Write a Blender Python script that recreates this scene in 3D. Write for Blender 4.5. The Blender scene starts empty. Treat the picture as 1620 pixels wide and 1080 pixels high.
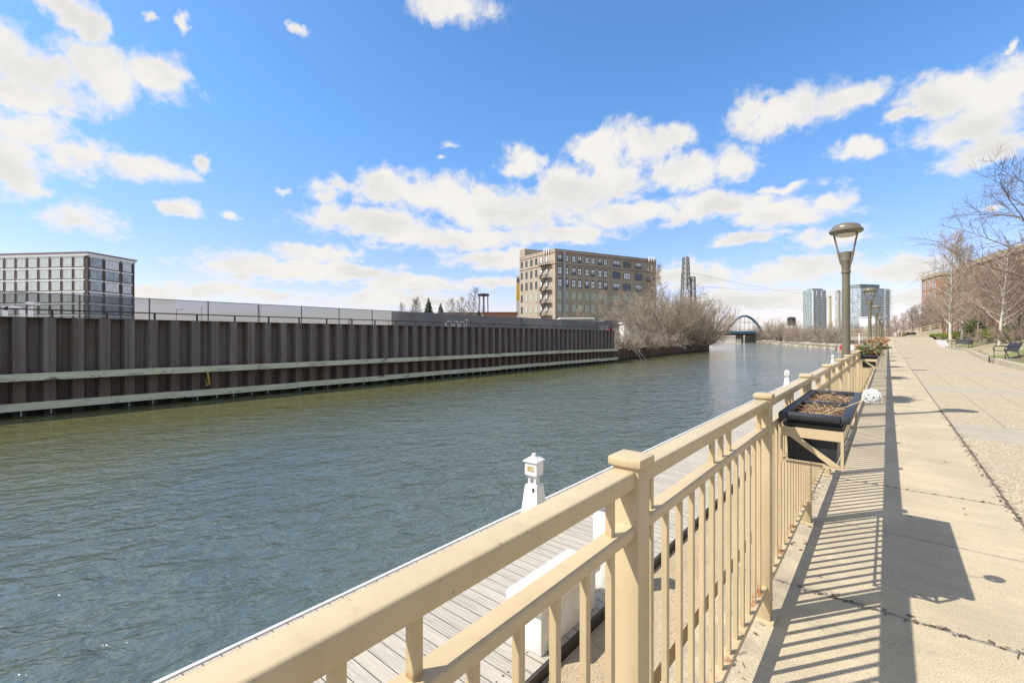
import bpy, bmesh, math, random
from mathutils import Vector, Matrix
C = bpy.context.scene.collection
R = math.radians
# ---------------------------------------------------------------- survey of the place
# x = metres right of the camera, across the promenade; y = metres along the promenade railing; z = 0 on the promenade
YAW = R(39.7); CA, SA = math.cos(YAW), math.sin(YAW)
F, CX, HY, EYE = 716.0, 810.0, 532.0, 1.4
def P(px, py, Z):
    u = (px - CX) / F; X = u * Z
    return Vector((X * CA - Z * SA, X * SA + Z * CA, EYE + (HY - py) / F * Z))
WATER = -1.9

# ---------------------------------------------------------------- mesh builder
class MB:
    def __init__(self): self.v, self.f, self.m = [], [], []
    def add(self, vs, fs, mi=0):
        b = len(self.v); self.v += [tuple(p) for p in vs]
        self.f += [tuple(i + b for i in f) for f in fs]; self.m += [mi] * len(fs)
        return self
    def box(self, x0, x1, y0, y1, z0, z1, mi=0):
        vs = [(x0,y0,z0),(x1,y0,z0),(x1,y1,z0),(x0,y1,z0),(x0,y0,z1),(x1,y0,z1),(x1,y1,z1),(x0,y1,z1)]
        return self.add(vs, [(0,3,2,1),(4,5,6,7),(0,1,5,4),(1,2,6,5),(2,3,7,6),(3,0,4,7)], mi)
    def bbox(self, x0, x1, y0, y1, z0, z1, b=0.005, seg=2, mi=0):
        bm = bmesh.new(); bmesh.ops.create_cube(bm, size=1)
        for v in bm.verts:
            v.co = Vector(((x0+x1)/2 + v.co.x*(x1-x0), (y0+y1)/2 + v.co.y*(y1-y0), (z0+z1)/2 + v.co.z*(z1-z0)))
        bmesh.ops.bevel(bm, geom=bm.edges[:], offset=b, segments=seg, affect='EDGES', profile=0.5)
        bm.verts.index_update()
        self.add([v.co for v in bm.verts], [[v.index for v in f.verts] for f in bm.faces], mi); bm.free()
        return self
    def prism(self, poly, z0, z1, mi=0):
        n = len(poly)
        vs = [(p[0],p[1],z0) for p in poly] + [(p[0],p[1],z1) for p in poly]
        fs = [tuple(range(n-1,-1,-1)), tuple(range(n,2*n))] + [(i,(i+1)%n,n+(i+1)%n,n+i) for i in range(n)]
        return self.add(vs, fs, mi)
    def ext_y(self, prof, y0, y1, mi=0):   # closed profile in (x,z), counter-clockwise seen from -y
        n = len(prof)
        vs = [(p[0],y0,p[1]) for p in prof] + [(p[0],y1,p[1]) for p in prof]
        fs = [tuple(range(n)), tuple(range(2*n-1,n-1,-1))] + [(i,n+i,n+(i+1)%n,(i+1)%n) for i in range(n)]
        return self.add(vs, fs, mi)
    def bar(self, a, b, w, h, mi=0):        # square bar between two points
        a, b = Vector(a), Vector(b); d = (b-a).normalized()
        up = Vector((0,0,1)) if abs(d.z) < .95 else Vector((0,1,0))
        s = d.cross(up).normalized()*w/2; t = s.cross(d).normalized()*h/2
        vs = [a-s-t,a+s-t,a+s+t,a-s+t,b-s-t,b+s-t,b+s+t,b-s+t]
        return self.add(vs, [(0,1,2,3),(7,6,5,4),(0,4,5,1),(1,5,6,2),(2,6,7,3),(3,7,4,0)], mi)
    def tube(self, pts, rs, sides=6, mi=0, cap=False):
        pts = [Vector(p) for p in pts]; n = len(pts); vs = []
        if not isinstance(rs, (list,tuple)): rs = [rs]*n
        for i,p in enumerate(pts):
            d = (pts[min(i+1,n-1)]-pts[max(i-1,0)])
            d = d.normalized() if d.length > 1e-9 else Vector((0,0,1))
            up = Vector((0,0,1)) if abs(d.z) < .9 else Vector((1,0,0))
            s = d.cross(up).normalized(); t = s.cross(d)
            for k in range(sides):
                a = 2*math.pi*k/sides
                vs.append(p + (s*math.cos(a)+t*math.sin(a))*rs[i])
        fs = []
        for i in range(n-1):
            for k in range(sides):
                k2 = (k+1)%sides
                fs.append((i*sides+k,(i+1)*sides+k,(i+1)*sides+k2,i*sides+k2))
        if cap: fs += [tuple(range(sides)), tuple(range(n*sides-1,(n-1)*sides-1,-1))]
        return self.add(vs, fs, mi)
    def lathe(self, prof, seg=20, cx=0, cy=0, mi=0):   # profile of (radius, z), from bottom to top
        vs, fs = [], []
        for r,z in prof:
            for k in range(seg):
                a = 2*math.pi*k/seg; vs.append((cx+r*math.cos(a), cy+r*math.sin(a), z))
        for i in range(len(prof)-1):
            for k in range(seg):
                k2 = (k+1)%seg; fs.append((i*seg+k,i*seg+k2,(i+1)*seg+k2,(i+1)*seg+k))
        fs += [tuple(range(seg-1,-1,-1)), tuple(range((len(prof)-1)*seg,len(prof)*seg))]
        return self.add(vs, fs, mi)
    def quad(self, a, b, c, d, mi=0): return self.add([a,b,c,d],[(0,1,2,3)],mi)
    def build(self, name, mats, parent=None, smooth=False, world=False):
        me = bpy.data.meshes.new(name); vs = self.v
        if world and parent is not None:
            l = parent.location; vs = [(p[0]-l.x,p[1]-l.y,p[2]-l.z) for p in vs]
        me.from_pydata(vs, [], self.f)
        if not isinstance(mats,(list,tuple)): mats = [mats]
        for m in mats: me.materials.append(m)
        if len(mats) > 1: me.polygons.foreach_set('material_index', self.m)
        if smooth is True: me.polygons.foreach_set('use_smooth', [True]*len(me.polygons))
        o = bpy.data.objects.new(name, me); C.objects.link(o)
        if smooth == 'auto':
            me.polygons.foreach_set('use_smooth', [True]*len(me.polygons))
            me.set_sharp_from_angle(angle=R(35))
        if parent is not None: o.parent = parent
        return o
def thing(name, label, cat, loc=(0,0,0), rotz=0, group=None, scale=1):
    o = bpy.data.objects.new(name, None); C.objects.link(o); o.empty_display_size = .1
    o.location = loc; o.rotation_euler = (0,0,rotz)
    o.scale = (scale,)*3 if isinstance(scale,(int,float)) else scale
    return tag(o, label, cat, group)
def tag(o, label=None, cat=None, group=None, kind=None):
    if label: o['label'] = label
    if cat: o['category'] = cat
    if group: o['group'] = group
    if kind: o['kind'] = kind
    return o
def dup(root, label, loc, rotz=0, scale=None, group=None):
    kids = {}
    for o in list(C.objects):
        if o.parent is not None: kids.setdefault(o.parent.name, []).append(o)
    def rec(o, par):
        c = o.copy(); C.objects.link(c); c.parent = par
        for k in kids.get(o.name, []): rec(k, c)
        return c
    r = rec(root, None); r.location = loc; r.rotation_euler = (0,0,rotz); r['label'] = label
    if scale is not None: r.scale = (scale,)*3 if isinstance(scale,(int,float)) else scale
    if group: r['group'] = group
    return r

# ---------------------------------------------------------------- materials
class NT:
    def __init__(self, tree): self.t = tree; self.n = tree.nodes; self.l = tree.links
    def node(self, typ, **kw):
        nd = self.n.new(typ)
        for k,v in kw.items(): setattr(nd, k, v)
        return nd
    def link(self, a, b): self.l.new(a, b)
    def setin(self, sock, v):
        if hasattr(v, 'is_linked') or isinstance(v, bpy.types.NodeSocket): self.link(v, sock)
        else: sock.default_value = v
    def math(self, op, a, b=0.0, c=None, clamp=False):
        nd = self.node('ShaderNodeMath', operation=op, use_clamp=clamp)
        self.setin(nd.inputs[0], a); self.setin(nd.inputs[1], b)
        if c is not None: self.setin(nd.inputs[2], c)
        return nd.outputs[0]
    def vmath(self, op, a, b=None):
        nd = self.node('ShaderNodeVectorMath', operation=op)
        self.setin(nd.inputs[0], a)
        if b is not None: self.setin(nd.inputs[1], b)
        return nd.outputs['Value'] if op in ('LENGTH','DOT_PRODUCT','DISTANCE') else nd.outputs[0]
    def sstep(self, x, e0, e1, o0=0.0, o1=1.0):
        nd = self.node('ShaderNodeMapRange', interpolation_type='SMOOTHSTEP')
        self.setin(nd.inputs[0], x)
        for i,v in enumerate((e0,e1,o0,o1)): nd.inputs[i+1].default_value = v
        return nd.outputs[0]
    def noise(self, vec, scale, detail=3, rough=.55, dist=0.0, dim='3D', col=False):
        nd = self.node('ShaderNodeTexNoise', noise_dimensions=dim)
        if vec is not None: self.link(vec, nd.inputs['Vector'])
        nd.inputs['Scale'].default_value = scale; nd.inputs['Detail'].default_value = detail
        nd.inputs['Roughness'].default_value = rough; nd.inputs['Distortion'].default_value = dist
        return nd.outputs['Color' if col else 'Fac']
    def mix(self, fac, a, b, blend='MIX'):
        nd = self.node('ShaderNodeMix', data_type='RGBA', blend_type=blend)
        self.setin(nd.inputs[0], fac)
        for s,v in ((nd.inputs[6],a),(nd.inputs[7],b)):
            if isinstance(v,(tuple,list)): s.default_value = (v[0],v[1],v[2],1)
            else: self.link(v, s)
        return nd.outputs[2]
    def scalevec(self, vec, s): return self.vmath('MULTIPLY', vec, s)
def newmat(name):
    m = bpy.data.materials.new(name); m.use_nodes = True
    nt = NT(m.node_tree); b = m.node_tree.nodes['Principled BSDF']
    return m, nt, b
def bump(nt, b, h, strength=.3, dist=.01):
    nd = nt.node('ShaderNodeBump'); nd.inputs['Strength'].default_value = strength; nd.inputs['Distance'].default_value = dist
    nt.link(h, nd.inputs['Height']); nt.link(nd.outputs[0], b.inputs['Normal'])
def pos(nt): return nt.node('ShaderNodeNewGeometry').outputs['Position']
def objc(nt): return nt.node('ShaderNodeTexCoord').outputs['Object']
def simple(name, c1, c2=None, scale=4.0, rough=.6, metal=0, fine=0.0, fscale=60, bmp=0.0, stretch=None, world=True, spec=None):
    """a surface mottled between two colours by large and fine noise"""
    m, nt, b = newmat(name)
    v = pos(nt) if world else objc(nt)
    if stretch: v = nt.scalevec(v, stretch)
    c2 = c2 or tuple(x*.8 for x in c1)
    n1 = nt.noise(v, scale, 5, .6)
    col = nt.mix(nt.sstep(n1, .35, .65), c1, c2)
    if fine:
        n2 = nt.noise(v, fscale, 2, .6)
        col = nt.mix(nt.sstep(n2,.42,.68), col, tuple(x*(1-fine) for x in c1))
    nt.link(col, b.inputs['Base Color'])
    b.inputs['Roughness'].default_value = rough; b.inputs['Metallic'].default_value = metal
    if spec is not None: b.inputs['Specular IOR Level'].default_value = spec
    if bmp: bump(nt, b, nt.noise(v, fscale, 3, .6), bmp)
    return m
M = {}
def rail_paint():
    m, nt, b = newmat('cream_paint'); p = pos(nt)
    sep = nt.node('ShaderNodeSeparateXYZ'); nt.link(p, sep.inputs[0]); z = sep.outputs[2]
    base = nt.mix(nt.sstep(nt.noise(p, 3.0, 4, .6), .35,.7), (.51,.40,.24), (.45,.35,.20))
    dirt = nt.sstep(nt.noise(p, 26, 5, .7), .56,.70)
    base = nt.mix(nt.math('MULTIPLY', dirt, .35), base, (.36,.27,.16))
    run = nt.sstep(nt.noise(nt.scalevec(p,(24,24,2.2)), 1.0, 4, .7), .50,.68)
    base = nt.mix(nt.math('MULTIPLY', run, .32), base, (.40,.30,.18))
    chip = nt.sstep(nt.noise(p, 70, 3, .6), .70,.73)
    base = nt.mix(nt.math('MULTIPLY', chip, .8), base, (.20,.13,.08))
    low = nt.math('MULTIPLY', nt.sstep(z,.168,.176), nt.sstep(z,.235,.178))
    rust = nt.math('MULTIPLY', low, nt.math('MULTIPLY', nt.sstep(nt.noise(p, 11, 3, .6), .52,.64), .85))
    spot = nt.math('MULTIPLY', nt.sstep(nt.noise(p, 14, 5, .75), .70,.76), .7)
    rust = nt.math('MAXIMUM', rust, spot)
    seam = nt.math('MULTIPLY', nt.math('MULTIPLY', nt.sstep(z,.9582,.9592), nt.sstep(z,.971,.960)), nt.sstep(nt.noise(p, 9, 2, .5), .48,.6))
    rust = nt.math('MAXIMUM', rust, nt.math('MULTIPLY', seam, .55))
    rc = nt.mix(nt.noise(p, 60, 3), (.36,.12,.02), (.16,.055,.018))
    nt.link(nt.mix(rust, base, rc), b.inputs['Base Color'])
    b.inputs['Roughness'].default_value = .42
    bump(nt, b, nt.noise(p, 120, 3, .6), .06, .004)
    return m
M['cream'] = rail_paint()
def joints(nt, coord, lines_or_period, width, nz, amp, offset=0.0):
    """dark line mask around repeated positions along one coordinate, wobbled by noise"""
    c = nt.math('ADD', coord, nt.math('MULTIPLY', nt.math('SUBTRACT', nz, .5), amp))
    if isinstance(lines_or_period,(list,tuple)):
        out = None
        for s in lines_or_period:
            d = nt.math('ABSOLUTE', nt.math('SUBTRACT', c, s)); out = d if out is None else nt.math('MINIMUM', out, d)
    else:
        per = lines_or_period
        k = nt.math('PINGPONG', nt.math('SUBTRACT', c, offset), per/2.0); out = k
    return nt.sstep(out, width*.35, width, 1.0, 0.0)
def promenade_concrete():
    m, nt, b = newmat('promenade_concrete'); p = pos(nt)
    sep = nt.node('ShaderNodeSeparateXYZ'); nt.link(p, sep.inputs[0]); x, y = sep.outputs[0], sep.outputs[1]
    big = nt.noise(p, .9, 5, .65); streak = nt.noise(nt.scalevec(p,(1.5,14,1)), 1.0, 5, .65); fine = nt.noise(p, 190, 2, .7); mid = nt.noise(p, 22, 6, .7); fine = nt.noise(p, 150, 3, .75)
    col = nt.mix(nt.sstep(big,.36,.64), (.50,.405,.262), (.39,.318,.205))
    col = nt.mix(nt.math('MULTIPLY', nt.sstep(streak,.45,.7), .45), col, (.32,.27,.19))
    col = nt.mix(nt.math('MULTIPLY', nt.sstep(mid,.52,.7), .4), col, (.27,.23,.17))
    col = nt.mix(nt.math('MULTIPLY', nt.sstep(fine,.48,.64), .62), col, (.20,.165,.115))
    col = nt.mix(nt.math('MULTIPLY', nt.sstep(fine,.5,.36), .45), col, (.62,.54,.39))
    stain = nt.sstep(nt.noise(nt.vmath('ADD', p, (7,3,0)), .55, 6, .75), .54,.68)
    col = nt.mix(nt.math('MULTIPLY', stain, .38), col, (.25,.205,.14))
    edge = nt.math('MULTIPLY', nt.sstep(x, -.34,-.52), nt.sstep(nt.noise(p, 6, 5, .7), .42,.6))
    col = nt.mix(nt.math('MULTIPLY', edge, .5), col, (.20,.165,.12))
    wob = nt.noise(p, 5.5, 6, .75)
    wob2 = nt.noise(p, 30, 4, .8)
    # crossing joints: the broad rough ones near the camera, then a regular run of slabs
    j1 = joints(nt, y, [2.98, 5.49], .017, nt.math('ADD', nt.math('MULTIPLY',wob,.6), nt.math('MULTIPLY',wob2,.4)), .05)
    j2 = joints(nt, y, [4.2, 7.7], .010, wob, .05)
    j3 = nt.math('MULTIPLY', joints(nt, y, 2.2, .012, wob, .03, offset=9.9), nt.sstep(y, 8.6, 8.7))
    j4 = joints(nt, x, [-.29], .004, wob, .01)
    patch = nt.sstep(nt.noise(p, 3.2, 3, .6), .30,.5)
    jj = nt.math('MAXIMUM', j1, nt.math('MAXIMUM', nt.math('MULTIPLY',j2,patch), nt.math('MAXIMUM', j3, nt.math('MULTIPLY',j4,.0))))
    jc = nt.mix(nt.sstep(wob2,.4,.6), (.14,.125,.10), (.28,.25,.20))
    # hairline cracks
    vor = nt.node('ShaderNodeTexVoronoi', feature='DISTANCE_TO_EDGE'); vor.inputs['Scale'].default_value = .55
    dv = nt.vmath('ADD', p, nt.scalevec(nt.noise(p, 2.5, 5, .7, col=True), (.9,.9,0))); nt.link(dv, vor.inputs['Vector'])
    crack = nt.math('MULTIPLY', nt.sstep(vor.outputs[0], .006, .0015), nt.sstep(nt.noise(p,.7,2),.52,.6))
    col = nt.mix(nt.math('MULTIPLY',crack,.6), col, (.14,.12,.1))
    spl = nt.sstep(nt.noise(p, 1.7, 5, .7), .64,.72)
    col = nt.mix(nt.math('MULTIPLY', spl, .3), col, (.22,.2,.17))
    nt.link(nt.mix(jj, col, jc), b.inputs['Base Color']); b.inputs['Roughness'].default_value = .85
    h = nt.math('SUBTRACT', nt.math('ADD', nt.math('MULTIPLY', fine, .25), nt.math('MULTIPLY', mid, .4)), nt.math('MULTIPLY', jj, 1.6))
    bump(nt, b, h, .45, .008)
    return m
M['prom'] = promenade_concrete()
def aggregate():
    m, nt, b = newmat('exposed_aggregate'); p = pos(nt)
    sep = nt.node('ShaderNodeSeparateXYZ'); nt.link(p, sep.inputs[0]); x, y = sep.outputs[0], sep.outputs[1]
    vor = nt.node('ShaderNodeTexVoronoi'); vor.inputs['Scale'].default_value = 82; nt.link(p, vor.inputs['Vector'])
    peb = nt.node('ShaderNodeSeparateColor'); nt.link(vor.outputs['Color'], peb.inputs[0])
    big = nt.noise(p, .8, 5, .6)
    col = nt.mix(nt.sstep(peb.outputs[0],.1,.9), (.44,.355,.225), (.33,.268,.172))
    col = nt.mix(nt.sstep(peb.outputs[1],.80,.93), col, (.19,.13,.075))
    col = nt.mix(nt.sstep(peb.outputs[2],.86,.95), col, (.58,.50,.38))
    col = nt.mix(nt.math('MULTIPLY', nt.sstep(big,.45,.68), .4), col, (.33,.27,.19))
    # smooth concrete bands across the paving every 7.1 m
    t = nt.math('PINGPONG', nt.math('SUBTRACT', y, 9.5), 3.55)
    band = nt.sstep(nt.math('ADD', t, nt.math('MULTIPLY', nt.math('SUBTRACT', nt.noise(p,6,3),.5), .02)), .715,.70)
    bc = nt.mix(nt.sstep(nt.noise(p, 2.0, 5, .65),.35,.65), (.385,.33,.245), (.33,.285,.215))
    bc = nt.mix(nt.math('MULTIPLY', nt.sstep(nt.noise(p,190,2,.7),.5,.65), .35), bc, (.25,.22,.17))
    col = nt.mix(band, col, bc)
    wob = nt.noise(p, 8, 5, .75)
    edge = nt.sstep(nt.math('ABSOLUTE', nt.math('SUBTRACT', t, .707)), .004,.010, 1,0)
    j2 = joints(nt, x, .655, .010, wob, .012, offset=1.39)
    j0 = joints(nt, x, [.765], .032, nt.math('ADD', nt.math('MULTIPLY',wob,.5), nt.math('MULTIPLY',nt.noise(p,1.2,3),.5)), .07)
    jj = nt.math('MAXIMUM', j0, nt.math('MAXIMUM', nt.math('MULTIPLY', j2, nt.math('SUBTRACT', .75, nt.math('MULTIPLY', band, .75))), nt.math('MULTIPLY', edge, .5)))
    nt.link(nt.mix(jj, col, (.12,.095,.07)), b.inputs['Base Color']); b.inputs['Roughness'].default_value = .85
    bump(nt, b, nt.math('SUBTRACT', nt.math('MULTIPLY', vor.outputs['Distance'], -.5), jj), .4, .008)
    return m
M['agg'] = aggregate()
def speckled(name, c1, c2, c3, scale=90):
    m, nt, b = newmat(name); p = pos(nt)
    vor = nt.node('ShaderNodeTexVoronoi'); vor.inputs['Scale'].default_value = scale; nt.link(p, vor.inputs['Vector'])
    s = nt.node('ShaderNodeSeparateColor'); nt.link(vor.outputs['Color'], s.inputs[0])
    col = nt.mix(s.outputs[0], c1, c2); col = nt.mix(nt.sstep(s.outputs[1],.78,.9), col, c3)
    col = nt.mix(nt.math('MULTIPLY', nt.sstep(nt.noise(p,1.3,5),.45,.7), .35), col, c3)
    nt.link(col, b.inputs['Base Color']); b.inputs['Roughness'].default_value = .9
    bump(nt, b, vor.outputs['Distance'], .3, .006)
    return m
M['ledge'] = speckled('ledge_aggregate', (.44,.35,.23), (.36,.28,.18), (.25,.18,.11))
def dock_wood():
    m, nt, b = newmat('weathered_planks'); p = pos(nt)
    sep = nt.node('ShaderNodeSeparateXYZ'); nt.link(p, sep.inputs[0]); x, y = sep.outputs[0], sep.outputs[1]
    idx = nt.math('FLOOR', nt.math('DIVIDE', y, .143))
    wn = nt.node('ShaderNodeTexWhiteNoise', noise_dimensions='1D'); nt.link(idx, wn.inputs['W'])
    comb = nt.node('ShaderNodeCombineXYZ'); nt.link(nt.math('ADD', x, nt.math('MULTIPLY', wn.outputs['Value'], 37)), comb.inputs[0]); nt.link(y, comb.inputs[1])
    grain = nt.noise(nt.scalevec(comb.outputs[0], (2.2,60,1)), 1.0, 5, .7)
    col = nt.mix(nt.sstep(grain,.35,.68), (.43,.39,.325), (.25,.22,.175))
    col = nt.mix(nt.math('MULTIPLY', wn.outputs['Value'], .45), col, (.50,.44,.35))
    blot = nt.sstep(nt.noise(nt.scalevec(comb.outputs[0],(3,14,1)), 1.0, 5, .75), .6,.75)
    col = nt.mix(nt.math('MULTIPLY', blot, .55), col, (.23,.2,.16))
    gap = nt.sstep(nt.math('PINGPONG', y, .0715), .0022,.0055, 1,0)
    # nail heads: rows along each joist, two to a plank
    fx = nt.math('PINGPONG', nt.math('ADD', nt.math('SUBTRACT', x, -3.05), nt.math('MULTIPLY', nt.math('SUBTRACT', nt.noise(p, 5, 2), .5), .10)), .30)
    fy = nt.math('ABSOLUTE', nt.math('SUBTRACT', nt.math('PINGPONG', y, .0715), .030))
    d = nt.math('SQRT', nt.math('ADD', nt.math('POWER', fx, 2), nt.math('POWER', fy, 2)))
    nail = nt.sstep(d, .0075,.0125, 1,0)
    dk = nt.math('MAXIMUM', gap, nail)
    nt.link(nt.mix(dk, col, (.035,.03,.025)), b.inputs['Base Color']); b.inputs['Roughness'].default_value = .85
    bump(nt, b, nt.math('SUBTRACT', nt.math('MULTIPLY',grain,.3), dk), .4, .008)
    return m
M['dock'] = dock_wood()
def pile_steel():
    m, nt, b = newmat('rusty_sheet_pile'); p = pos(nt)
    sep = nt.node('ShaderNodeSeparateXYZ'); nt.link(p, sep.inputs[0]); z = sep.outputs[2]
    st = nt.noise(nt.scalevec(p,(3,5,.12)), 1.0, 6, .7); big = nt.noise(nt.scalevec(p,(1,.35,.5)), 1.0, 3); fine = nt.noise(nt.scalevec(p,(8,24,1.2)), 1.0, 4, .7)
    col = nt.mix(nt.sstep(st,.3,.7), (.24,.205,.182), (.105,.088,.078))
    col = nt.mix(nt.math('MULTIPLY', nt.sstep(fine,.45,.7), .6), col, (.20,.16,.14))
    wn = nt.node('ShaderNodeTexWhiteNoise', noise_dimensions='1D'); nt.link(nt.math('FLOOR', nt.math('DIVIDE', sep.outputs[1], .44)), wn.inputs['W'])
    col = nt.mix(nt.math('MULTIPLY', wn.outputs['Value'], .45), col, (.07,.05,.043))
    patch = nt.math('MULTIPLY', nt.sstep(nt.noise(nt.scalevec(p,(1,.45,.7)), 1.0, 5, .7), .55,.66), .5)
    col = nt.mix(patch, col, (.15,.085,.055))
    low = nt.sstep(nt.math('ADD', z, nt.math('MULTIPLY', nt.math('SUBTRACT', st,.5), 1.2)), .1,-.5)
    col = nt.mix(nt.math('MULTIPLY', low, .75), col, nt.mix(nt.sstep(fine,.4,.65), (.125,.072,.052), (.066,.042,.034)))
    rs = nt.math('MULTIPLY', nt.sstep(z,.9,2.25), nt.sstep(nt.noise(nt.scalevec(p,(2,3.2,.1)),1.0,4,.7), .52,.66))
    col = nt.mix(nt.math('MULTIPLY', rs, .6), col, (.12,.055,.032))
    wet = nt.sstep(nt.math('ADD', z, nt.math('MULTIPLY',fine,.25)), -1.45,-1.6)
    col = nt.mix(wet, col, (.03,.032,.022))
    spk = nt.sstep(nt.noise(p, 12, 5, .8), .74,.80)
    col = nt.mix(nt.math('MULTIPLY',spk,.7), col, (.42,.38,.33))
    nt.link(col, b.inputs['Base Color']); b.inputs['Roughness'].default_value = .75
    bump(nt, b, fine, .3, .02)
    return m
M['pile'] = pile_steel()
def timber():
    m, nt, b = newmat('pale_green_timber'); p = pos(nt)
    g = nt.noise(nt.scalevec(p,(8,.7,14)), 1.0, 5, .65)
    col = nt.mix(nt.sstep(g,.35,.68), (.64,.64,.46), (.50,.51,.36))
    sc = nt.sstep(nt.noise(nt.scalevec(p,(3,1.1,3.5)), 1.0, 6, .8), .57,.66)
    msk = nt.sstep(nt.noise(nt.scalevec(p,(1,.16,1)), 1.0, 2), .36,.56)
    col = nt.mix(nt.math('MULTIPLY', sc, msk), col, (.055,.05,.04))
    col = nt.mix(nt.math('MULTIPLY', nt.sstep(nt.noise(nt.scalevec(p,(3,.5,3)),1.0,4),.52,.7), .5), col, (.24,.25,.17))
    nt.link(col, b.inputs['Base Color']); b.inputs['Roughness'].default_value = .85
    bump(nt, b, g, .3, .02)
    return m
M['timber'] = timber()
def brick(name, c1, c2, mortar, bw=.55, bh=.22, grime=.3):
    m, nt, b = newmat(name); o = objc(nt)
    sep = nt.node('ShaderNodeSeparateXYZ'); nt.link(o, sep.inputs[0])
    comb = nt.node('ShaderNodeCombineXYZ')
    nt.link(nt.math('ADD', sep.outputs[0], sep.outputs[1]), comb.inputs[0]); nt.link(sep.outputs[2], comb.inputs[1])
    bt = nt.node('ShaderNodeTexBrick'); nt.link(comb.outputs[0], bt.inputs['Vector'])
    bt.inputs['Color1'].default_value = (*c1,1); bt.inputs['Color2'].default_value = (*c2,1); bt.inputs['Mortar'].default_value = (*mortar,1)
    bt.inputs['Scale'].default_value = 1; bt.inputs['Brick Width'].default_value = bw; bt.inputs['Row Height'].default_value = bh; bt.inputs['Mortar Size'].default_value = .018
    big = nt.noise(nt.scalevec(o,(1,1,.6)), .25, 5, .65); st = nt.noise(nt.scalevec(o,(1,1,.08)), 1.0, 4, .7)
    col = nt.mix(nt.math('MULTIPLY', nt.sstep(big,.42,.68), grime), bt.outputs['Color'], tuple(x*.55 for x in c2))
    col = nt.mix(nt.math('MULTIPLY', nt.sstep(st,.5,.72), grime), col, tuple(x*.5 for x in c2))
    nt.link(col, b.inputs['Base Color']); b.inputs['Roughness'].default_value = .9
    return m
M['brick_tan'] = brick('tan_brick', (.40,.335,.245), (.33,.275,.20), (.40,.35,.28))
M['brick_dark'] = brick('brown_brick', (.105,.078,.068), (.085,.063,.055), (.11,.095,.085))
M['brick_red'] = brick('red_brick', (.42,.17,.085), (.35,.13,.068), (.33,.22,.16))
M['trim_red'] = simple('red_band', (.20,.085,.06), (.15,.07,.05), 2)
M['litter'] = simple('dry_litter', (.13,.095,.065), (.08,.058,.04), 40, .9)
M['white'] = simple('white_paint', (.79,.79,.76), (.68,.67,.62), 3, .38, fine=.16, fscale=14)
M['white_dirty'] = simple('white_wall', (.70,.69,.66), (.58,.57,.53), .6, .8, fine=.1, fscale=8)
M['yellow'] = simple('yellow_paint', (.72,.42,.04), (.66,.38,.04), 1, .6)
M['lamp_paint'] = simple('olive_lamp_paint', (.165,.145,.10), (.135,.118,.08), 3, .38, fine=.08, bmp=.03)
M['lens'] = simple('frosted_lens', (.62,.60,.52), (.55,.53,.46), 5, .3)
M['black_plastic'] = simple('black_planter_plastic', (.020,.023,.027), (.03,.033,.037), 8, .42, fine=.2, fscale=120, bmp=.03)
M['black_metal'] = simple('black_metal', (.022,.022,.024), (.03,.03,.032), 6, .4)
M['dark_steel'] = simple('dark_steel', (.03,.028,.027), (.05,.04,.033), 3, .6)
M['galv'] = simple('galvanised_steel', (.34,.35,.36), (.28,.29,.30), 5, .45, .6)
M['grey_steel'] = simple('weathered_lattice_steel', (.13,.125,.115), (.09,.085,.08), 1, .7)
M['bridge_blue'] = simple('blue_bridge_paint', (.055,.15,.215), (.045,.12,.175), .4, .5)
M['concrete'] = simple('grey_concrete', (.40,.36,.29), (.30,.27,.215), 1.1, .88, fine=.2, fscale=40, bmp=.15)
M['concrete_pale'] = simple('pale_concrete', (.45,.385,.275), (.36,.31,.22), 1.3, .88, fine=.15, fscale=40, bmp=.15)
M['concrete_dark'] = simple('dark_concrete', (.16,.15,.13), (.11,.10,.09), .6, .9)
M['mulch'] = simple('bark_mulch', (.16,.085,.042), (.085,.045,.025), 35, .95, fine=.4, fscale=120, bmp=.6)
M['soil'] = simple('brown_soil', (.15,.11,.075), (.10,.075,.05), 2.5, .95, fine=.3, fscale=30, bmp=.4)
M['grass'] = simple('spring_grass', (.15,.19,.035), (.20,.17,.06), 1.6, .9, fine=.35, fscale=45, bmp=.5)
M['waste'] = simple('bare_bank_ground', (.27,.23,.16), (.19,.165,.11), .12, .95, fine=.2, fscale=3)
M['roof'] = simple('tar_roof', (.10,.10,.10), (.14,.135,.13), .3, .9)
M['straw'] = simple('dry_stems', (.50,.40,.24), (.36,.26,.14), 25, .8)
M['brown_stem'] = simple('brown_dead_stems', (.25,.14,.075), (.17,.09,.05), 25, .8)
M['dry_leaf'] = simple('dry_orange_leaves', (.42,.24,.115), (.28,.15,.07), 12, .7)
M['green_leaf'] = simple('grey_green_leaves', (.13,.16,.06), (.09,.12,.045), 12, .7)
M['twig'] = simple('pale_twigs', (.32,.26,.195), (.23,.185,.14), .35, .85)
M['twig2'] = simple('tan_twigs', (.40,.31,.22), (.30,.23,.16), .35, .85)
M['twig3'] = simple('pinkish_twigs', (.33,.245,.185), (.25,.18,.135), .35, .85)
M['twig_dark'] = simple('brown_twigs', (.17,.125,.09), (.12,.09,.065), .5, .85)
M['bark_white'] = simple('pale_bark', (.60,.55,.46), (.44,.39,.31), 5, .8, stretch=(1,1,.4), fine=.3, fscale=20)
M['bark'] = simple('grey_brown_bark', (.22,.175,.13), (.15,.12,.09), 4, .9, stretch=(1,1,.3))
M['hedge'] = simple('hedge_leaves', (.095,.13,.025), (.05,.08,.018), 3.0, .65)
M['hedge_light'] = simple('yellow_green_leaves', (.20,.22,.03), (.13,.16,.03), 3.0, .65)
M['conifer'] = simple('conifer_needles', (.035,.055,.03), (.05,.065,.03), 1.0, .8)
M['red_paint'] = simple('red_paint', (.50,.05,.045), (.42,.04,.04), 3, .5)
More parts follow.
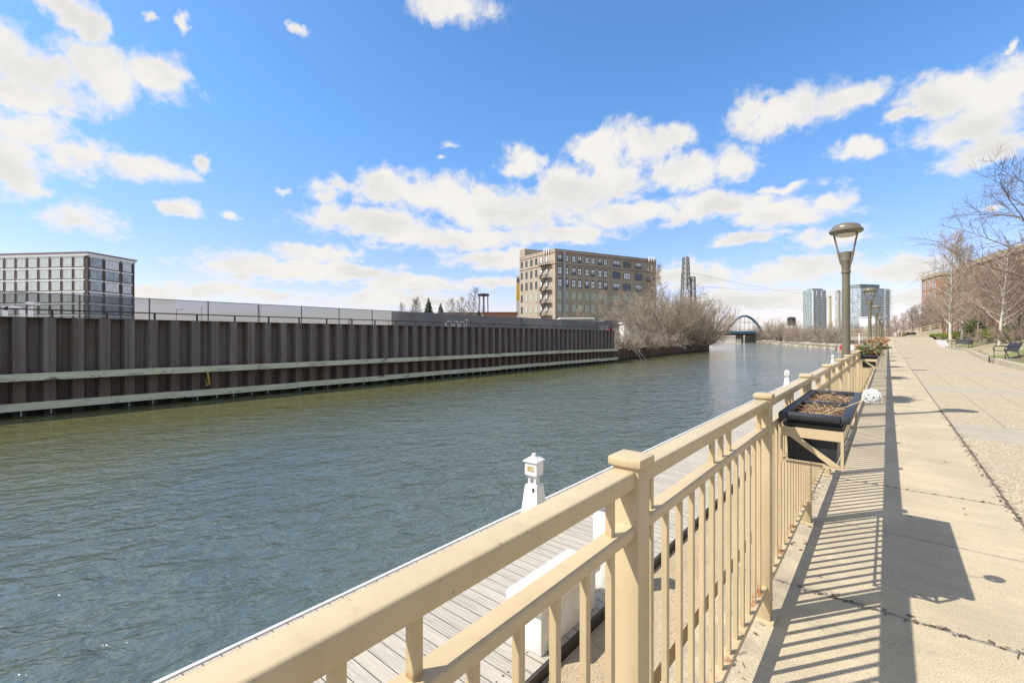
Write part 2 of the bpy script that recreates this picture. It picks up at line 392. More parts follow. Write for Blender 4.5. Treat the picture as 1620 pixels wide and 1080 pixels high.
M['rope'] = simple('yellow_rope', (.62,.42,.08), (.5,.34,.08), 20, .8)
M['rock'] = simple('pale_riprap', (.50,.44,.34), (.33,.285,.21), .8, .9)
M['grey_box'] = simple('grey_panel', (.20,.20,.20), (.16,.16,.16), .4, .7)
M['sash'] = simple('black_window_frame', (.02,.021,.022), (.028,.028,.03), 2, .5)
M['board'] = simple('pale_green_boards', (.43,.48,.40), (.36,.41,.34), .5, .7)
M['blind'] = simple('white_blinds', (.84,.85,.86), (.66,.69,.72), .9, .25)
M['pane_pale'] = simple('pale_gridded_panes', (.66,.70,.66), (.56,.61,.58), .4, .2)
def glass(name, c, rough=.06, spec=.8):
    m, nt, b = newmat(name)
    n = nt.noise(pos(nt), .35, 3, .6)
    nt.link(nt.mix(nt.sstep(n,.35,.65), c, tuple(x*1.8+.01 for x in c)), b.inputs['Base Color'])
    b.inputs['Roughness'].default_value = rough; b.inputs['Specular IOR Level'].default_value = spec; b.inputs['IOR'].default_value = 1.6
    return m
M['glass_dark'] = glass('dark_window_glass', (.03,.036,.04))
M['glass_teal'] = glass('teal_tower_glass', (.15,.18,.175), .15, .8)
M['glass_blue'] = glass('blue_grey_glass', (.22,.255,.27), .15, .8)
def screen_mat(name, alpha, col):
    """woven privacy screen: threads cover part of each area, the sky shows between them"""
    m, nt, b = newmat(name); out = m.node_tree.nodes['Material Output']
    p = pos(nt); n = nt.noise(nt.scalevec(p,(1,.5,.8)), 1.0, 4)
    nt.link(nt.mix(nt.sstep(n,.35,.65), col, tuple(x*.82 for x in col)), b.inputs['Base Color']); b.inputs['Roughness'].default_value = .8
    tr = nt.node('ShaderNodeBsdfTransparent'); mx = nt.node('ShaderNodeMixShader')
    mx.inputs[0].default_value = alpha
    nt.link(tr.outputs[0], mx.inputs[1]); nt.link(b.outputs[0], mx.inputs[2]); nt.link(mx.outputs[0], out.inputs[0])
    return m
M['screen_thin'] = screen_mat('thin_mesh_screen', .58, (.085,.095,.11))
def letter_mat():
    m, nt, b = newmat('white_screen_print'); out = m.node_tree.nodes['Material Output']
    d = nt.node('ShaderNodeBsdfDiffuse'); d.inputs[0].default_value = (.95,.95,.95,1); t = nt.node('ShaderNodeBsdfTranslucent'); t.inputs[0].default_value = (.85,.85,.85,1)
    mx = nt.node('ShaderNodeMixShader'); mx.inputs[0].default_value = .6; nt.link(d.outputs[0], mx.inputs[1]); nt.link(t.outputs[0], mx.inputs[2]); nt.link(mx.outputs[0], out.inputs[0]); return m
M['letter'] = letter_mat()
M['screen_thick'] = screen_mat('dense_mesh_screen', .93, (.15,.16,.175))
def water_mat():
    """river water: rippled close by; farther off each noise colour is read as a pair of wave slopes, so distant ripples keep their steepness"""
    m, nt, b = newmat('river_water'); p = pos(nt)
    mp = nt.node('ShaderNodeMapping'); mp.inputs['Rotation'].default_value = (0,0,R(24)); nt.link(p, mp.inputs['Vector'])
    v = nt.scalevec(mp.outputs[0], (1.0,.60,1.0))
    sep = nt.node('ShaderNodeSeparateXYZ'); nt.link(p, sep.inputs[0])
    gust = nt.sstep(nt.noise(nt.scalevec(p,(.09,.03,1)), 1.0, 4, .55), .3,.7, .55,1.25)
    h = None
    for sc_, k, det, di in ((.9,.30,2,.6),(2.6,.22,3,.9),(6.5,.085,3,.6),(15.0,.030,2,.0)):
        n = nt.math('MULTIPLY', nt.noise(v, sc_, det, .5, di), k); h = n if h is None else nt.math('ADD', h, n)
    bn = nt.node('ShaderNodeBump'); bn.inputs['Strength'].default_value = 1.0; bn.inputs['Distance'].default_value = .40; nt.link(nt.math('MULTIPLY', h, gust), bn.inputs['Height'])
    tot = None
    for sc_, k, det in ((1.6,.20,2),(5.0,.36,3),(14.0,.44,3)):
        n = nt.vmath('SUBTRACT', nt.noise(v, sc_, det, .5, .35, col=True), (.5,.5,.5))
        n = nt.vmath('MULTIPLY', n, (k,k*.9,0)); tot = n if tot is None else nt.vmath('ADD', tot, n)
    far = nt.sstep(nt.vmath('LENGTH', p), 7.0, 34.0)
    sc2 = nt.node('ShaderNodeVectorMath', operation='SCALE'); nt.link(tot, sc2.inputs[0]); nt.link(nt.math('MULTIPLY', far, gust), sc2.inputs['Scale'])
    nt.link(nt.vmath('NORMALIZE', nt.vmath('ADD', sc2.outputs[0], bn.outputs[0])), b.inputs['Normal'])
    wall_reflection = nt.math('ADD', nt.math('MULTIPLY', nt.noise(nt.scalevec(p,(.08,.03,1)), 1.0, 4), 9.0), sep.outputs[0])
    nt.link(nt.mix(nt.sstep(wall_reflection,-17.5,-6.0), (.106,.102,.040), (.076,.097,.083)), b.inputs['Base Color'])  # olive near the far wall puts its dark reflection into the base colour
    b.inputs['Roughness'].default_value = .07; b.inputs['IOR'].default_value = 1.66
    return m
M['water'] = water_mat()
# ---------------------------------------------------------------- the setting
def struct(name, mb, mats, smooth=False): return tag(mb.build(name, mats, None, smooth), kind='structure')
def edge_n(y):                                  # right edge of the promenade
    t = min(1, max(0, (y-33)/30)); return 4.2 + 1.4*t*t*(3-2*t)
def prom_z(y):                                  # level until 84 m, then a ramp up to a terrace
    t = min(1, max(0, (y-82)/22)); return 1.3*t*t*(3-2*t)
RE = -0.71
ys = [-12+2*i for i in range(66)]
mb = MB()
for (nm, xa, xb, mat_) in (('promenade', lambda y: RE, lambda y: .765, 'prom'), ('paving', lambda y: .765, edge_n, 'agg')):
    mb = MB()
    for y0, y1 in zip(ys[:-1], ys[1:]):
        a, b, c, d = (xa(y0),y0,prom_z(y0)), (xb(y0),y0,prom_z(y0)), (xb(y1),y1,prom_z(y1)), (xa(y1),y1,prom_z(y1))
        mb.quad(a,b,c,d)
        if nm == 'promenade': mb.quad((xa(y0),y0,-3),a,d,(xa(y1),y1,-3))
    struct(nm, mb, M[mat_])
# lower ledge of exposed aggregate beside the dock
mb = MB(); mb.box(-2.235,-1.74,-8,70,-2.6,-1.5); mb.box(-1.74,-1.52,-8,70,-2.6,-1.43); mb.box(-1.52,-.72,-8,70,-2.7,-1.72)
struct('lower_ledge', mb, M['ledge'])
# water and land
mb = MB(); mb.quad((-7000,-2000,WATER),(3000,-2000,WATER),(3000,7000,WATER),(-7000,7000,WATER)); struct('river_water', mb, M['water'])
mb = MB()
mb.prism([(-7000,-2000),(-27.86,-2000),(-27.86,53.7),(-7000,53.7)], -4, 1.95)
struct('left_bank_ground', mb, M['waste'])
mb = MB(); mb.prism([(-29.4,53.9),(-33.3,112.6),(-46,122),(-85,170),(-115,300),(-330,900),(-7000,900),(-7000,53.9)], -4, -.25)
struct('left_bank_lower_ground', mb, M['waste'])
mb = MB(); mb.prism([(RE+.02,107),(-5,112),(-9,139),(-26,190),(-58,292),(-170,560),(-350,930),(3000,930),(3000,107)], -4, -1.0)
struct('right_bank_ground', mb, M['waste'])
mb = MB(); mb.prism([(-7000,935),(3000,935),(3000,7000),(-7000,7000)], -4, .3); struct('far_ground', mb, M['waste'])
# embankment rising to the right of the promenade
def bank_z(d): return .2 + 1.1*min(1, max(0, (d-.9)/2.7))
mb = MB(); offs = [.24,.9,1.6,2.3,3.0,3.6,8,20,60,400]
rng = random.Random(3)
grid = []
for y in [-40]+ys:
    row = []
    for d in offs:
        lift = prom_z(y)*(1-min(1,max(0,(d-.9)/2.7)))
        row.append((edge_n(y)+d, y, bank_z(d)+lift + (rng.uniform(-.03,.03) if .3<d<30 else 0)))
    grid.append(row)
for i in range(len(grid)-1):
    for j in range(len(offs)-1): mb.quad(grid[i][j],grid[i][j+1],grid[i+1][j+1],grid[i+1][j])
m, nt, b = newmat('grass_and_soil'); p = pos(nt)
n1 = nt.noise(p, .5, 5, .7); n2 = nt.noise(p, 30, 4, .7)
col = nt.mix(nt.sstep(n1,.44,.54), (.155,.115,.075), (.17,.18,.045)); col = nt.mix(nt.math('MULTIPLY',nt.sstep(n2,.45,.7),.6), col, (.09,.075,.04))
nt.link(col, b.inputs['Base Color']); b.inputs['Roughness'].default_value = .95; bump(nt, b, n2, .5, .04)
M['bank'] = m
struct('embankment', mb, m)
mb = MB(); mb.prism([(RE,118.02),(400,118.02),(400,930),(60,930),(30,400),(10,180),(2,140)], -3.9, 1.28); struct('upper_ground', mb, M['bank'])
# stone kerb along the promenade's right edge, with gaps where the benches stand
mb = MB()
y = -12.0
while y < 78:
    y1 = y + 2.4
    if not any(abs((y+y1)/2 - g) < 1.3 for g in (36.0, 66.5)):
        x0, x1 = edge_n(y), edge_n(y1-.02)
        vs = [(x0,y,-.2),(x0+.25,y,-.2),(x1+.25,y1-.02,-.2),(x1,y1-.02,-.2),(x0,y,.24),(x0+.25,y,.24),(x1+.25,y1-.02,.24),(x1,y1-.02,.24)]
        mb.add(vs, [(0,3,2,1),(4,5,6,7),(0,1,5,4),(1,2,6,5),(2,3,7,6),(3,0,4,7)])
    y = y1
struct('kerb', mb, M['concrete_pale'])

# ---------------------------------------------------------------- the cream railing
RX, PS, P0 = -0.475, 1.515, 1.022
rail = thing('railing', 'long cream painted metal railing with square posts along the promenade edge', 'railing', (RX,0,0))
YE = P0 + PS*64
def rounded(x0,x1,z0,z1,r,n=3):
    out = []
    for cx,cz,a0 in ((x1-r,z1-r,0),(x0+r,z1-r,90),(x0+r,z0+r,180),(x1-r,z0+r,270)):
        for k in range(n+1):
            a = R(a0+90*k/n); out.append((cx+r*math.cos(a), cz+r*math.sin(a)))
    return out[::-1]
# rails are fixed post to post, so each rail runs between posts as one tube per kind
for nm, prof in (('top_rail', rounded(-.030,.026,1.046,1.087,.006)), ('middle_rail', rounded(-.022,.024,.930,.957,.005)), ('bottom_rail', rounded(-.024,.022,.148,.174,.005))):
    mb = MB(); mb.ext_y(prof, -7.5, YE); mb.build(nm, M['cream'], rail, 'auto')
post = MB().bbox(-.033,.033,-.033,.033,0,1.098,.004); post.bbox(-.05,.05,-.05,.05,-.012,.008,.003)
cap = MB(); cap.bbox(-.042,.042,-.042,.042,1.094,1.116,.005); cap.add([(-.036,-.036,1.115),(.036,-.036,1.115),(.036,.036,1.115),(-.036,.036,1.115),(0,0,1.123)],[(0,1,4),(1,2,4),(2,3,4),(3,0,4)])
po = post.build('post', M['cream'], rail, 'auto'); co = cap.build('post_cap', M['cream'], po, 'auto')
first = True
for i in range(-4, 65):
    yy = P0 + PS*i
    if first: o = po; first = False
    else:
        o = po.copy(); C.objects.link(o); c = co.copy(); C.objects.link(c); c.parent = o
    o.location = (0, yy, 0)
bw = .0085
bal = MB().bbox(-bw,bw,-bw,bw,.172,.932,.0015,1); bo = bal.build('baluster', M['cream'], rail)
sho = MB().bbox(-bw,bw,-bw,bw,.954,1.049,.0015,1); so = sho.build('short_baluster', M['cream'], rail)
nb = ns = 0; farb, fars = MB(), MB()
for i in range(-3, 65):
    for k in range(1, 14):
        yy = P0 + PS*(i-1) + PS*k/14
        if i*PS+P0 > -1.0 and nb < 98:
            if nb: o = bo.copy(); C.objects.link(o)
            else: o = bo
            o.location = (0,yy,0); nb += 1
        else: farb.box(-bw,bw,yy-bw,yy+bw,.172,.932)
        if k in (1,6,7,8,13):
            if i*PS+P0 > -1.0 and ns < 90:
                if ns: o = so.copy(); C.objects.link(o)
                else: o = so
                o.location = (0,yy,0); ns += 1
            else: fars.box(-bw,bw,yy-bw,yy+bw,.954,1.049)
tag(farb.build('baluster', M['cream'], rail), kind='stuff')
tag(fars.build('short_baluster', M['cream'], rail), kind='stuff')

# ---------------------------------------------------------------- lamps along the railing
def make_lamp(label):
    KR = .82
    t = thing('street_lamp', label, 'street lamp', (-.56,9.8,0), 0, 'lamps along the promenade railing')
    pl = MB().lathe([(r*KR,z) for r,z in ((.12,0),(.12,.03),(.098,.06),(.088,.30),(.080,.34),(.077,1.2),(.070,2.50))], 20)
    pl.build('pole', M['lamp_paint'], t, 'auto')
    MB().lathe([(r*KR,z) for r,z in ((.07,2.49),(.082,2.50),(.086,2.52),(.082,2.545),(.072,2.55))], 20).build('collar', M['lamp_paint'], t, 'auto')
    MB().lathe([(r*KR,z) for r,z in ((.072,2.55),(.080,2.60),(.094,2.72),(.097,2.725),(.094,2.735),(.106,2.865),(.098,2.872),(.02,2.868))], 20).build('flared_head', M['lamp_paint'], t, 'auto')
    for a in (R(172), R(338)):
        c, s = math.cos(a)*KR, math.sin(a)*KR
        MB().tube([(.088*c,.088*s,2.66),(.135*c,.135*s,2.86),(.152*c,.152*s,2.93),(.215*c,.215*s,3.19)], [.016,.02,.014,.014], 8, cap=True).build('arm', M['lamp_paint'], t, 'auto')
    sh = MB().lathe([(r*KR,z) for r,z in ((.19,3.175),(.285,3.205),(.302,3.225),(.300,3.25),(.275,3.272),(.262,3.28),(.255,3.30),(.225,3.335),(.15,3.358),(.05,3.366),(.02,3.37),(.012,3.385),(.004,3.42))], 28)
    s_ = sh.build('lamp_shade', M['lamp_paint'], t, 'auto')
    MB().lathe([(r*KR,z) for r,z in ((.08,3.135),(.17,3.15),(.195,3.172),(.195,3.20))], 24).build('lens', M['lens'], t, 'auto')
    return t
lamp_labels = ['tall olive street lamp nearest the camera, rising from the railing before the second planter', 'second olive street lamp along the railing, its head in front of the wide glass tower',
 'third olive street lamp along the railing, just right of the second one', 'fourth olive street lamp along the railing, before the white far building',
 'fifth olive street lamp in the receding row by the railing', 'sixth olive street lamp in the receding row by the railing', 'last and smallest olive street lamp of the row by the railing']
lamp = make_lamp(lamp_labels[0])
for i in range(1,7): dup(lamp, lamp_labels[i], (-.56, 9.8+13.5*i, prom_z(9.8+13.5*i)), R(17*i))

# ---------------------------------------------------------------- planters hung on the railing
def make_planter(label, y):
    t = thing('hanging_planter', label, 'planter', (-.435,y,0), 0, 'black planters hung on the railing')
    W, L = .29, 1.27
    # moulded body tapering downwards, waist and rim with two planting cells
    b = MB()
    def ring(x0,x1,y0,y1,z): return [(x0,y0,z),(x1,y0,z),(x1,y1,z),(x0,y1,z)]
    def loft(rs):
        vs = sum(rs, []); n = len(rs); fs = [(3,2,1,0)]
        for i in range(n-1):
            for k in range(4): fs.append((i*4+k,i*4+(k+1)%4,(i+1)*4+(k+1)%4,(i+1)*4+k))
        b.add(vs, fs)
    loft([ring(.028,.236,.030,1.24,.752), ring(.020,.246,.018,1.252,.925), ring(.008,.262,.008,1.262,.932), ring(.006,.264,.006,1.264,.948), ring(.024,.256,.03,1.24,.95), ring(.024,.256,.03,1.24,.975)])
    b.build('planter_box', M['black_plastic'], t)
    r = MB()
    for (x0,x1,y0,y1) in ((-.012,.030,-.02,1.29),(.255,.297,-.02,1.29),(.028,.257,-.02,.028),(.028,.257,1.242,1.29)): r.bbox(x0,x1,y0,y1,.968,1.004,.010)
    r.build('rim', M['black_plastic'], t, 'auto')
    MB().bbox(.028,.257,.60,.64,.955,.998,.006).build('divider', M['black_plastic'], t, 'auto')
    MB().box(.027,.254,.032,.60,.90,.965).box(.027,.254,.64,1.238,.90,.965).build('soil', M['mulch'], t)
    f = MB()
    for yy in (-.004, 1.266):
        f.box(.0,.268,yy-.004,yy+.004,.878,.928)
        f.add([(.004,yy-.006,.905),(.045,yy-.006,.905),(.262,yy-.006,.752),(.216,yy-.006,.752),(.004,yy+.002,.905),(.045,yy+.002,.905),(.262,yy+.002,.752),(.216,yy+.002,.752)],
              [(0,3,2,1),(4,5,6,7),(0,1,5,4),(1,2,6,5),(2,3,7,6),(3,0,4,7)])
        f.box(.0,.258,yy-.005,yy+.005,.740,.750); f.box(.256,.2685,yy-.0055,yy+.0065,.738,.878); f.box(-.002,.008,yy-.0055,yy+.0065,.738,.878)
    f.box(.2625,.2682,.006,1.256,.878,.928); f.box(.256,.268,.008,1.254,.7395,.749); f.box(0,.010,.008,1.254,.7395,.749)
    for yy in (.42,.84): f.box(.0102,.2558,yy-.012,yy+.012,.7405,.7485)
    f.build('bracket', M['cream'], t)
    return t
def stems(mb, rng, n, x0,x1,y0,y1, z, ln, r, lean=.8):
    for _ in range(n):
        p = Vector((rng.uniform(x0,x1), rng.uniform(y0,y1), z+rng.uniform(-.004,.006))); d = Vector((rng.gauss(0,lean), rng.gauss(0,lean), rng.uniform(.05,.9))).normalized()
        l = ln*rng.uniform(.5,1.2); q = p + d*l*.5; e = q + (d+Vector((rng.gauss(0,.3),rng.gauss(0,.3),-.25))).normalized()*l*.5
        for w in (q,e): w.x = min(max(w.x, x0-.02), x1+.02); w.z = max(w.z, z+.004)
        mb.tube([p,q,e],[r,r*.9,r*.5],4)
planter_y = [2.76, 12.0, 18.8, 26.0, 33.0, 40.0, 47.0]
planter_labels = ['black planter nearest the camera holding only dry stems and mulch', 'second black planter along the railing, just past the first lamp, with dull green plants',
 'third black planter along the railing with dried orange foliage and white blooms', 'fourth black planter along the railing, half hidden by dried orange foliage',
 'fifth black planter along the railing under dry orange leaves', 'sixth black planter along the railing, far down the promenade', 'farthest black planter hung on the railing']
pl0 = make_planter(planter_labels[0], planter_y[0])
for i in range(1,7): dup(pl0, planter_labels[i], (-.435, planter_y[i], 0))
rng = random.Random(11)
d1 = thing('dead_plants', 'matted dry straw and brown stems lying in the nearest black planter', 'dead plants', (-.435,2.76,0))
s = MB(); stems(s, rng, 420, .05,.235,.05,.58,.967,.05,.0018,1.3); stems(s, rng, 420, .05,.235,.66,1.22,.967,.05,.0018,1.3); s.build('stems', M['brown_stem'], d1)
s = MB(); stems(s, rng, 60, .06,.225,.05,.58,.970,.07,.0020,1.2); stems(s, rng, 70, .05,.235,.66,1.21,.970,.09,.0016,1.1); s.build('straw', M['straw'], d1)
MB().box(.12,.17,1.02,1.06,.985,.990).build('fallen_leaf', M['dry_leaf'], d1)
# white wicker ball on a stick
bt = thing('wicker_ball', 'white wicker ball on a stick leaning out of the nearest planter', 'ornament', (-.065,3.06,1.08))
wb = MB(); rng = random.Random(5); rb = .041
for k in range(34):
    ax = Vector((rng.gauss(0,1),rng.gauss(0,1),rng.gauss(0,1))).normalized(); u = ax.orthogonal().normalized(); w = ax.cross(u)
    off = rng.uniform(-.55,.55)*rb; rr = math.sqrt(rb*rb-off*off)*rng.uniform(.94,1.03)
    wb.tube([ax*off + (u*math.cos(2*math.pi*j/14)+w*math.sin(2*math.pi*j/14))*rr for j in range(15)], .0017, 4)
wb.build('ball', M['white'], bt)
MB().tube([(-.030,-.006,-.018),(-.19,-.05,-.105)], .0028, 6, cap=True).build('stick', M['straw'], bt)
# dried and green plants of the other planters
def leafy(mb, rng, n, sx, sy, h, z, ls, droop=.3):
    for _ in range(n):
        a = rng.uniform(0,6.283); rr = math.sqrt(rng.random()); zz = rng.random()
        p = Vector((sx*rr*math.cos(a)*(.5+.8*zz), sy*rr*math.sin(a)*(.7+.5*zz), z+h*zz*(1-.35*rr)))
        d = Vector((math.cos(a)*.9+rng.gauss(0,.5), math.sin(a)*.9+rng.gauss(0,.5), rng.uniform(-droop,1))).normalized()
        s_ = d.cross(Vector((rng.gauss(0,1),rng.gauss(0,1),rng.gauss(0,1)))).normalized(); l = ls*rng.uniform(.6,1.3)
        q = d*l; mb.add([p, p+q*.5+s_*l*.17, p+q+Vector((0,0,-l*.15)), p+q*.5-s_*l*.17], [(0,1,2,3)])
def make_plant(label, y, orange, green, seed, blooms):
    t = thing('potted_plant', label, 'plant', (-.29,y+.63,0), 0, 'plants in the hanging planters'); rng = random.Random(seed)
    s = MB()
    for _ in range(46):
        a = rng.uniform(0,6.283); p = Vector((rng.uniform(-.09,.09), rng.uniform(-.5,.5), .96)); d = Vector((math.cos(a)*.55, math.sin(a)*.45, rng.uniform(.5,1)))
        s.tube([p, p+d*.18, p+d*.34+Vector((0,0,-.03))], [.006,.005,.002], 4)
    s.build('stems', M['brown_stem'], t)
    if green: g = MB(); leafy(g, rng, green, .17,.5,.28,.98,.17,.0); g.build('green_leaves', M['green_leaf'], t)
    if orange: g = MB(); leafy(g, rng, orange, .24,.52,.36,1.0,.13,.5); g.build('dry_leaves', M['dry_leaf'], t)
    for k in range(blooms):
        w = MB(); c = Vector((rng.uniform(-.05,.15), rng.uniform(-.45,.3), 1.16))
        for j in range(9):
            a = 2*math.pi*j/9; d = Vector((math.cos(a),math.sin(a),.35)); sd = Vector((-math.sin(a),math.cos(a),0))
            w.add([c, c+d*.05+sd*.028, c+d*.085, c+d*.05-sd*.028],[(0,1,2,3)])
        w.build('bloom', M['white'], t)
make_plant('dull green spiky plants with white blooms in the second planter', 12.0, 70, 75, 1, 4)
make_plant('dried orange foliage with white blooms in the third planter', 18.8, 260, 40, 2, 3)
make_plant('dried orange foliage bushing out of the fourth planter', 26.0, 360, 0, 3, 0)
make_plant('dried orange foliage in the fifth planter along the railing', 33.0, 360, 0, 4, 0)
make_plant('dried brown foliage in the sixth planter along the railing', 40.0, 420, 0, 6, 0)
make_plant('dried brown foliage in the farthest planter on the railing', 47.0, 420, 0, 7, 0)

# ---------------------------------------------------------------- floating dock
dk = thing('dock', 'weathered grey plank dock along the river below the railing', 'dock', (-3.4,30,-1.4))
MB().box(-4.52,-2.27,-8,82,-1.45,-1.4).build('decking', M['dock'], dk, world=True)
MB().box(-4.56,-4.525,-8,82,-1.62,-1.385).build('edge_board', M['white'], dk, world=True)
MB().box(-2.268,-2.242,-8,82,-1.60,-1.405).build('inner_fascia', M['dark_steel'], dk, world=True)
MB().box(-4.50,-2.28,-7.9,81.9,-1.95,-1.46).build('float', M['concrete_dark'], dk, world=True)
def make_pedestal(label, loc):
    t = thing('power_pedestal', label, 'power pedestal', loc, 0, 'white power pedestals on the dock')
    def sq(w,z,d=None): d = d or w; return [(-w,-d,z),(w,-d,z),(w,d,z),(-w,d,z)]
    def loft(rs):
        vs = sum(rs,[]); n = len(rs); fs = [(3,2,1,0),(4*n-4,4*n-3,4*n-2,4*n-1)]
        for i in range(n-1):
            for k in range(4): fs.append((i*4+k,i*4+(k+1)%4,(i+1)*4+(k+1)%4,(i+1)*4+k))
        return MB().add(vs, fs)
    loft([sq(.155,0),(sq(.15,.03)),sq(.105,.47),sq(.092,.49),sq(.066,.50),sq(.066,.60)]).build('body', M['white'], t)
    h = loft([sq(.062,.60),sq(.105,.645),sq(.105,.84)]); h.build('lantern_housing', M['white'], t)
    loft([sq(.108,.842),sq(.130,.848),sq(.128,.862),sq(.05,.915),sq(.02,.92)]).build('roof', M['white'], t)
    MB().lathe([(.035,.90),(.035,.955),(.028,.965)],14).build('finial', M['white'], t, 'auto')
    MB().box(-.062,.062,-.108,-.1045,.70,.785).build('meter_window', M['straw'], t)
    MB().box(-.108,-.1045,-.062,.062,.70,.785).build('meter_window', M['straw'], t)
    MB().box(-.03,.03,-.069,-.0655,.515,.585).build('outlet_plate', M['galv'], t)
    MB().lathe([(.016,0),(.016,.05)],10).build('outlet', M['black_metal'], t).location = (.05,-.115,.40)
    for sx in (-1,1): MB().tube([(sx*.10,-.03,.64),(sx*.112,-.03,.56),(sx*.105,-.03,.50)],.004,5).build('hook', M['galv'], t)
    return t
pd = make_pedestal('white lantern topped power pedestal nearest the camera on the dock', (-4.28,5.70,-1.4)); pd.rotation_euler = (0,0,R(6))
dup(pd, 'white lantern topped power pedestal beyond the third railing post', (-4.28,28.9,-1.4))
dup(pd, 'small distant white power pedestal left of the nearest lamp pole', (-4.28,55.8,-1.4))
# dock box and white utility post
bx = thing('dock_box', 'low white dock box with an overhanging lid on the planks', 'dock box', (-2.49,3.68,-1.4))
MB().bbox(-.165,.165,-.48,.48,0,.37,.012).build('box_body', M['white'], bx, 'auto')
MB().bbox(-.215,.205,-.53,.53,.372,.490,.035,3).build('lid', M['white'], bx, 'auto')
for yy in (-.3,.3): MB().box(.166,.172,yy-.012,yy+.012,.335,.37).build('latch', M['galv'], bx)
for yy in (-.42,.42): MB().box(-.1655,-.171,yy-.02,yy+.02,.04,.33).build('rib', M['white'], bx)
up = thing('utility_post', 'plain square white utility post standing on the dock beyond the dock box', 'utility post', (-2.48,4.62,-1.4))
MB().bbox(-.09,.09,-.09,.09,0,.86,.008).build('post', M['white'], up, 'auto')
MB().bbox(-.105,.105,-.105,.105,.862,.895,.008).build('lid', M['galv'], up, 'auto')

# ---------------------------------------------------------------- benches
def make_bench(label, loc, rz):
    t = thing('bench', label, 'bench', loc, rz, 'black metal benches')
    for sy in (-.78,.78):
        fr = MB(); fr.tube([(-.28,sy,0),(-.27,sy,.42),(.18,sy,.40),(.34,sy,.86)],.03,6); fr.tube([(.18,sy,.40),(.30,sy,0)],.02,6); fr.build('leg_frame', M['black_metal'], t)
        MB().tube([(.25,sy,.66),(.0,sy,.68),(-.25,sy,.64),(-.31,sy,.56),(-.28,sy,.42)],.03,6).build('armrest', M['black_metal'], t)
    s = MB(); b = MB()
    for k in range(14):
        yy = -.74+k*.114
        s.bar((-.27,yy,.42),(.18,yy,.405),.088,.016); b.bar((.19,yy,.42),(.345,yy,.87),.088,.016)
    s.build('seat', M['black_metal'], t); b.build('backrest', M['black_metal'], t)
    return t
be = make_bench('black slatted metal bench nearest the camera beside the kerb', (4.95,35.9,.2), R(8))
dup(be, 'black slatted metal bench in front of the pale retaining wall', (6.0,66.5,.2), R(48))
dup(be, 'small dark bench at the far end of the promenade', (3.2,112,1.3), R(-60))
MB_ = MB().box(4.45,5.7,34.9,37,-.1,.205).box(5.4,7.2,65.2,67.9,-.1,.206); struct('bench_pad', MB_, M['concrete'])

# sloping edging stones with grass strips between them
for i, yy in enumerate((41.0, 46.5, 53.0, 60.0)):
    e = edge_n(yy); t = MB()
    vs = []
    for (d,z) in ((.26,.23),(3.6,1.35)):
        for (dy,dz) in ((0,-.5),(.22,-.5),(.22,0),(0,0)): vs.append((e+d, yy+dy, z+dz))
    t.add(vs, [(0,1,2,3),(7,6,5,4),(0,4,5,1),(1,5,6,2),(2,6,7,3),(3,7,4,0)])
    o = t.build('edging_stone', M['concrete_pale']); tag(o, 'sloping pale edging stone crossing the grass bank, %s from the nearest bench' % ('first','second','third','fourth','fifth','sixth')[i], 'edging stone', 'edging stones on the bank')
rw = thing('retaining_wall', 'pale concrete retaining wall with its sunlit side coloured whiter beside the promenade', 'wall', (5.8,78,0))
MB().box(5.8,20,78,78.35,-.2,.92).build('wall_face', M['concrete_pale'], rw, world=True)
MB().box(5.62,5.798,78.2,101,-.2,.9).build('sunlit_side', M['white_dirty'], rw, world=True)  # sunlight on this side is put into the colour by a whiter material
MB().box(5.55,20,77.93,78.42,.92,1.0).build('coping', M['concrete_pale'], rw, world=True)
# ---------------------------------------------------------------- sheet pile river wall across the water
WX = -27.4
sw = thing('sheet_pile_wall', 'dark rusty corrugated sheet pile wall with two pale green timbers across the river', 'river wall', (WX,24,0))
PER = .88; prof = []
y = -12.0
while y < 53.6:
    prof += [(WX,y),(WX,y+.36),(WX-.40,y+.47),(WX-.40,y+.77)]; y += PER
prof.append((WX,53.7))
ws = MB(); top = 2.19
for (a,b_) in zip(prof[:-1],prof[1:]): ws.quad((a[0],a[1],-4),(b_[0],b_[1],-4),(b_[0],b_[1],top),(a[0],a[1],top))
ws.box(WX-.46,WX-.41,-12,53.7,-4,top-.01)
ws.box(WX-.40,WX+.01,53.7,53.9,-4,top-.02)
ws.build('sheet_piling', M['pile'], sw, world=True)
MB().box(WX-.47,WX+.012,-12,53.72,top-.003,top+.018).build('shade_plate', M['pile'], sw, world=True)  # plate added to keep the sun off the webs in the recesses
rng = random.Random(2)
for (z0,z1) in ((-.155,-.445),(-1.335,-1.635)):
    y = -12.0
    while y < 53:
        y1 = min(y+6.16, 54.4); j = rng.uniform(-.03,.03); j2 = j + rng.uniform(-.02,.02)
        t = MB(); x0, x1 = WX+.005, WX+.30
        vs = [(x0,y,z1+j),(x1,y,z1+j),(x1,y1-.015,z1+j2),(x0,y1-.015,z1+j2),(x0,y,z0+j),(x1,y,z0+j),(x1,y1-.015,z0+j2),(x0,y1-.015,z0+j2)]
        t.add(vs, [(0,3,2,1),(4,5,6,7),(0,1,5,4),(1,2,6,5),(2,3,7,6),(3,0,4,7)]); t.build('timber', M['timber'], sw, world=True); y = y1
hr = MB().box(WX-.14,WX-.08,-12,53.6,2.50,2.555).build('handrail', M['dark_steel'], sw, world=True)
y = -11.9+.15
while y < 53.6:
    MB().box(WX-.135,WX-.085,y-.04,y+.04,2.12,2.50).build('handrail_post', M['dark_steel'], hr).location = (-sw.location.x,-sw.location.y,0); y += 1.76
pin = None; y = -12+.18
